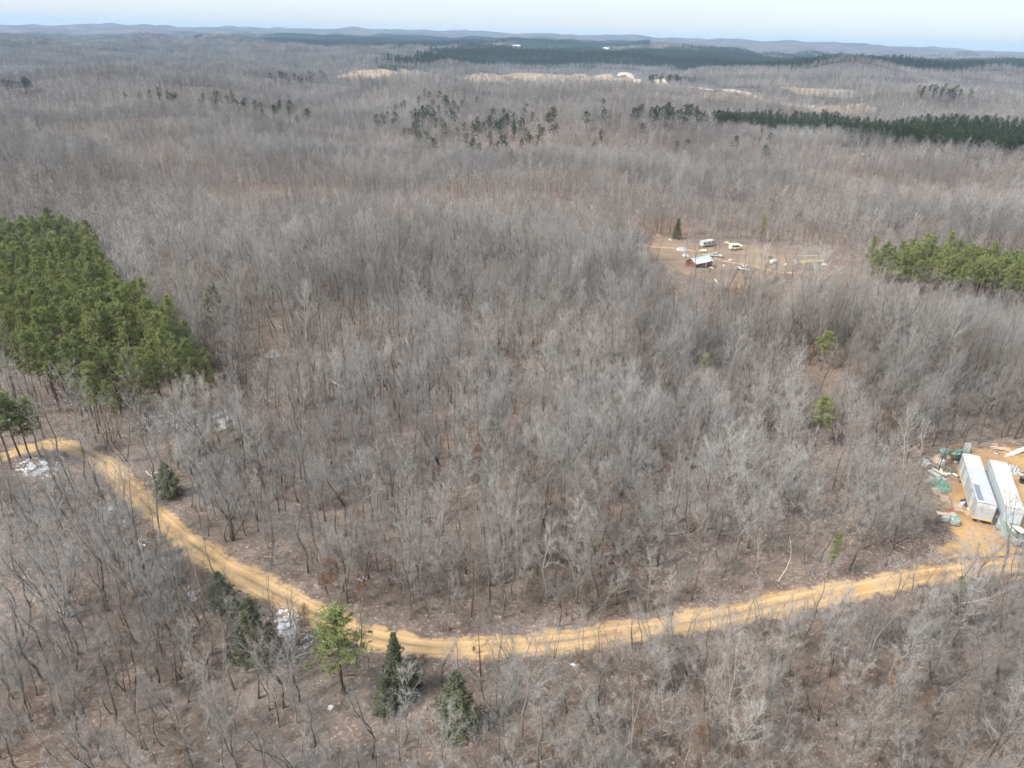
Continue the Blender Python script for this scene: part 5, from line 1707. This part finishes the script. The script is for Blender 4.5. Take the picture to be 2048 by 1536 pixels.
# far buildings
def far_house(u, v, L, W, H, label, rz, roof='white'):
    p = ground_at(u, v); e = empty('far_house', p, rz)
    MB().box((0, 0, H / 2), (L, W, H)).build('wall', K['white'], e)
    b = MB()
    vs = [b.bm.verts.new(q) for q in ((-L / 2 - 1, -W / 2 - 1, H), (L / 2 + 1, -W / 2 - 1, H), (L / 2 + 1, W / 2 + 1, H), (-L / 2 - 1, W / 2 + 1, H), (-L / 2 - 1, 0, H * 1.6), (L / 2 + 1, 0, H * 1.6))]
    for f in ((0, 1, 5, 4), (2, 3, 4, 5), (0, 4, 3), (1, 2, 5), (3, 2, 1, 0)): b.bm.faces.new([vs[i] for i in f])
    b.build('roof', K[roof], e)
    for i in range(3): MB().box((-L / 3 + i * L / 3, -W / 2 - 0.05, H * 0.55), (1.6, 0.12, 1.6)).build('window', K['glass'], e)
    tag(e, label, 'house')
far_house(1033, 96, 34, 18, 9, 'tiny white house on the far pine ridge, left of two', 0.2)
far_house(1212, 100, 30, 16, 8, 'tiny pale house on the far pine ridge, right of two', -0.3, 'tin')

# ------------------------------------------------------------------ snow
M_SNOW = paint('old snow', (0.70, 0.73, 0.77), 0.8, dirt=(0.38, 0.34, 0.31), amount=0.45, scale=3.0)
def snow(u, v, ru, rv, n, label, seed, r=(0.08, 0.42)):
    g = np.random.default_rng(seed)
    V, F, k = [], [], 0
    for _ in range(n):
        a, q = g.uniform(0, 6.28), math.sqrt(g.uniform())
        q = q ** 1.2
        du, dv = ru * q * math.cos(a), rv * q * math.sin(a)
        if math.sin(du * 0.23 + 2.1 * math.sin(dv * 0.17 + seed)) + math.sin(dv * 0.41 + du * 0.12 + seed * 2) < g.uniform(-0.9, 0.7): continue
        p = at_px(u + du, v + dv)
        m = 7
        rad = g.uniform(*r) * (1.3 - 0.8 * q)
        st = g.uniform(0.3, 0.9); ro = g.normal(0.5, 0.6)
        th = np.arange(m) * 2 * math.pi / m
        rr = rad * g.uniform(0.55, 1.3, m)
        x, y = rr * np.cos(th), rr * np.sin(th) * st
        X, Y = p.x + x * math.cos(ro) - y * math.sin(ro), p.y + x * math.sin(ro) + y * math.cos(ro)
        z = height(X, Y)
        top = float(height(p.x, p.y)) + g.uniform(0.05, 0.09)
        V += [(X[i], Y[i], z[i] + 0.012) for i in range(m)] + [(p.x + (X[i] - p.x) * 0.75, p.y + (Y[i] - p.y) * 0.75, top) for i in range(m)] + [(p.x, p.y, top + 0.02)]
        for i in range(m):
            j = (i + 1) % m
            F += [(k + i, k + j, k + m + j), (k + i, k + m + j, k + m + i), (k + m + i, k + m + j, k + 2 * m)]
        k += 2 * m + 1
    o = link_mesh('snow', np.array(V), np.array(F), M_SNOW)
    tag(o, label, 'snow', kind='stuff')
for i, a in enumerate([
    (578, 1248, 30, 36, 190, 'snow patch on leaves between the road and dark evergreen'),
    (610, 1280, 45, 28, 60, 'thin snow flecks trailing down to the lone pine'),
    (75, 937, 45, 22, 190, 'snow patch under the roadside pines at the bend'),
    (446, 838, 28, 26, 260, 'speckled snow patch in the woods right of the plantation'),
    (345, 842, 75, 26, 230, 'speckled snow under the front pines of the plantation'),
    (350, 738, 45, 18, 170, 'speckled snow behind the plantation corner'),
    (245, 605, 25, 60, 160, 'snow streaks between trunks right of the plantation'),
    (190, 555, 12, 35, 80, 'snow strip at the back corner of the plantation'),
    (200, 800, 90, 30, 90, 'snow glimpsed beneath the plantation trunks'),
    (385, 1182, 18, 22, 60, 'snow patch on the slope below the road by pale trunks'),
    (218, 1018, 14, 10, 22, 'small snow fleck patch under the road bend, upper'),
    (245, 1045, 16, 14, 22, 'small snow fleck patch under the road bend, middle'),
    (295, 1085, 16, 18, 24, 'small snow fleck patch under the road bend, lower'),
    (820, 1385, 22, 22, 46, 'snow flecks between the lone pine and bushy cedar'),
    (768, 1348, 14, 10, 22, 'snow flecks beside the thin dark cedar'),
    (660, 1412, 7, 8, 20, 'snow fleck patch below the lone pine'),
    (1309, 1304, 9, 5, 16, 'snow fleck patch above the thin white birches'),
    (1206, 1331, 9, 9, 20, 'snow flecks in the dark brush below the straight road'),
    (1145, 1330, 14, 5, 14, 'snow flecks left of the dark brush'),
    (312, 945, 10, 6, 12, 'snow fleck beside the thin white log'),
    (352, 988, 14, 6, 12, 'snow fleck at the foot of the dark cedar above the road'),
    (10, 836, 18, 6, 40, 'snow at the picture edge behind the roadside pines'),
    (722, 1158, 14, 5, 10, 'snow fleck on leaves above the road bend'),
]):
    snow(*a[:4], int(a[4] * 3.2), a[5], seed=500 + i, r=(0.07, 0.38) if a[4] > 100 else (0.05, 0.24))

# pale rock and litter flecks strewn on the forest floor
def flecks():
    g = np.random.default_rng(9)
    xy = jitter(36, 200, 3.0, g, keep=0.5)
    xy = xy[~open_ground(*xy.T)]
    n = len(xy)
    z = height(*xy.T)
    V, F = [], []
    base = np.array([(1, 0, 0), (0.3, 0.9, 0), (-0.8, 0.5, 0), (-0.6, -0.7, 0), (0.5, -0.8, 0), (0, 0, 0.7)])
    tri = np.array([(0, 1, 5), (1, 2, 5), (2, 3, 5), (3, 4, 5), (4, 0, 5)])
    s = g.uniform(0.04, 0.13, n)[:, None, None]
    a = g.uniform(0, 6.28, n)
    Rm = np.stack([np.stack([np.cos(a), -np.sin(a), 0 * a], -1), np.stack([np.sin(a), np.cos(a), 0 * a], -1), np.stack([0 * a, 0 * a, 1 + 0 * a], -1)], 1)
    V = np.einsum('nij,kj->nki', Rm, base) * s + np.column_stack([xy, z + 0.005])[:, None, :]
    F = (tri[None] + (np.arange(n) * 6)[:, None, None]).reshape(-1, 3)
    o = link_mesh('pale_litter', V.reshape(-1, 3), F, K['palelog'])
    tag(o, 'pale stones and wood chips strewn over the forest floor', 'litter', kind='stuff')
flecks()

# ------------------------------------------------------------------ haze
def build_haze():
    m = bpy.data.materials.new('thin blue haze'); m.use_nodes = True
    n, l = m.node_tree.nodes, m.node_tree.links
    n.clear()
    out = n.new('ShaderNodeOutputMaterial'); pv = n.new('ShaderNodeVolumePrincipled')
    pv.inputs['Color'].default_value = (0.42, 0.62, 0.88, 1)
    pv.inputs['Density'].default_value = 0.000075
    pv.inputs['Anisotropy'].default_value = 0.0
    l.new(pv.outputs[0], out.inputs['Volume'])
    X, Y0, Y1, Z0, Z1 = 11800, -4500, 11800, -130, 150
    V = [(sx * X, y, z) for z in (Z0, Z1) for y in (Y0, Y1) for sx in (-1, 1)]
    F = [(0, 2, 3, 1), (4, 5, 7, 6), (0, 1, 5, 4), (2, 6, 7, 3), (0, 4, 6, 2), (1, 3, 7, 5)]
    o = link_mesh('haze', V, F, m)
    o['kind'] = 'stuff'; o['label'] = 'thin blue haze lying over the distant hills'
build_haze()
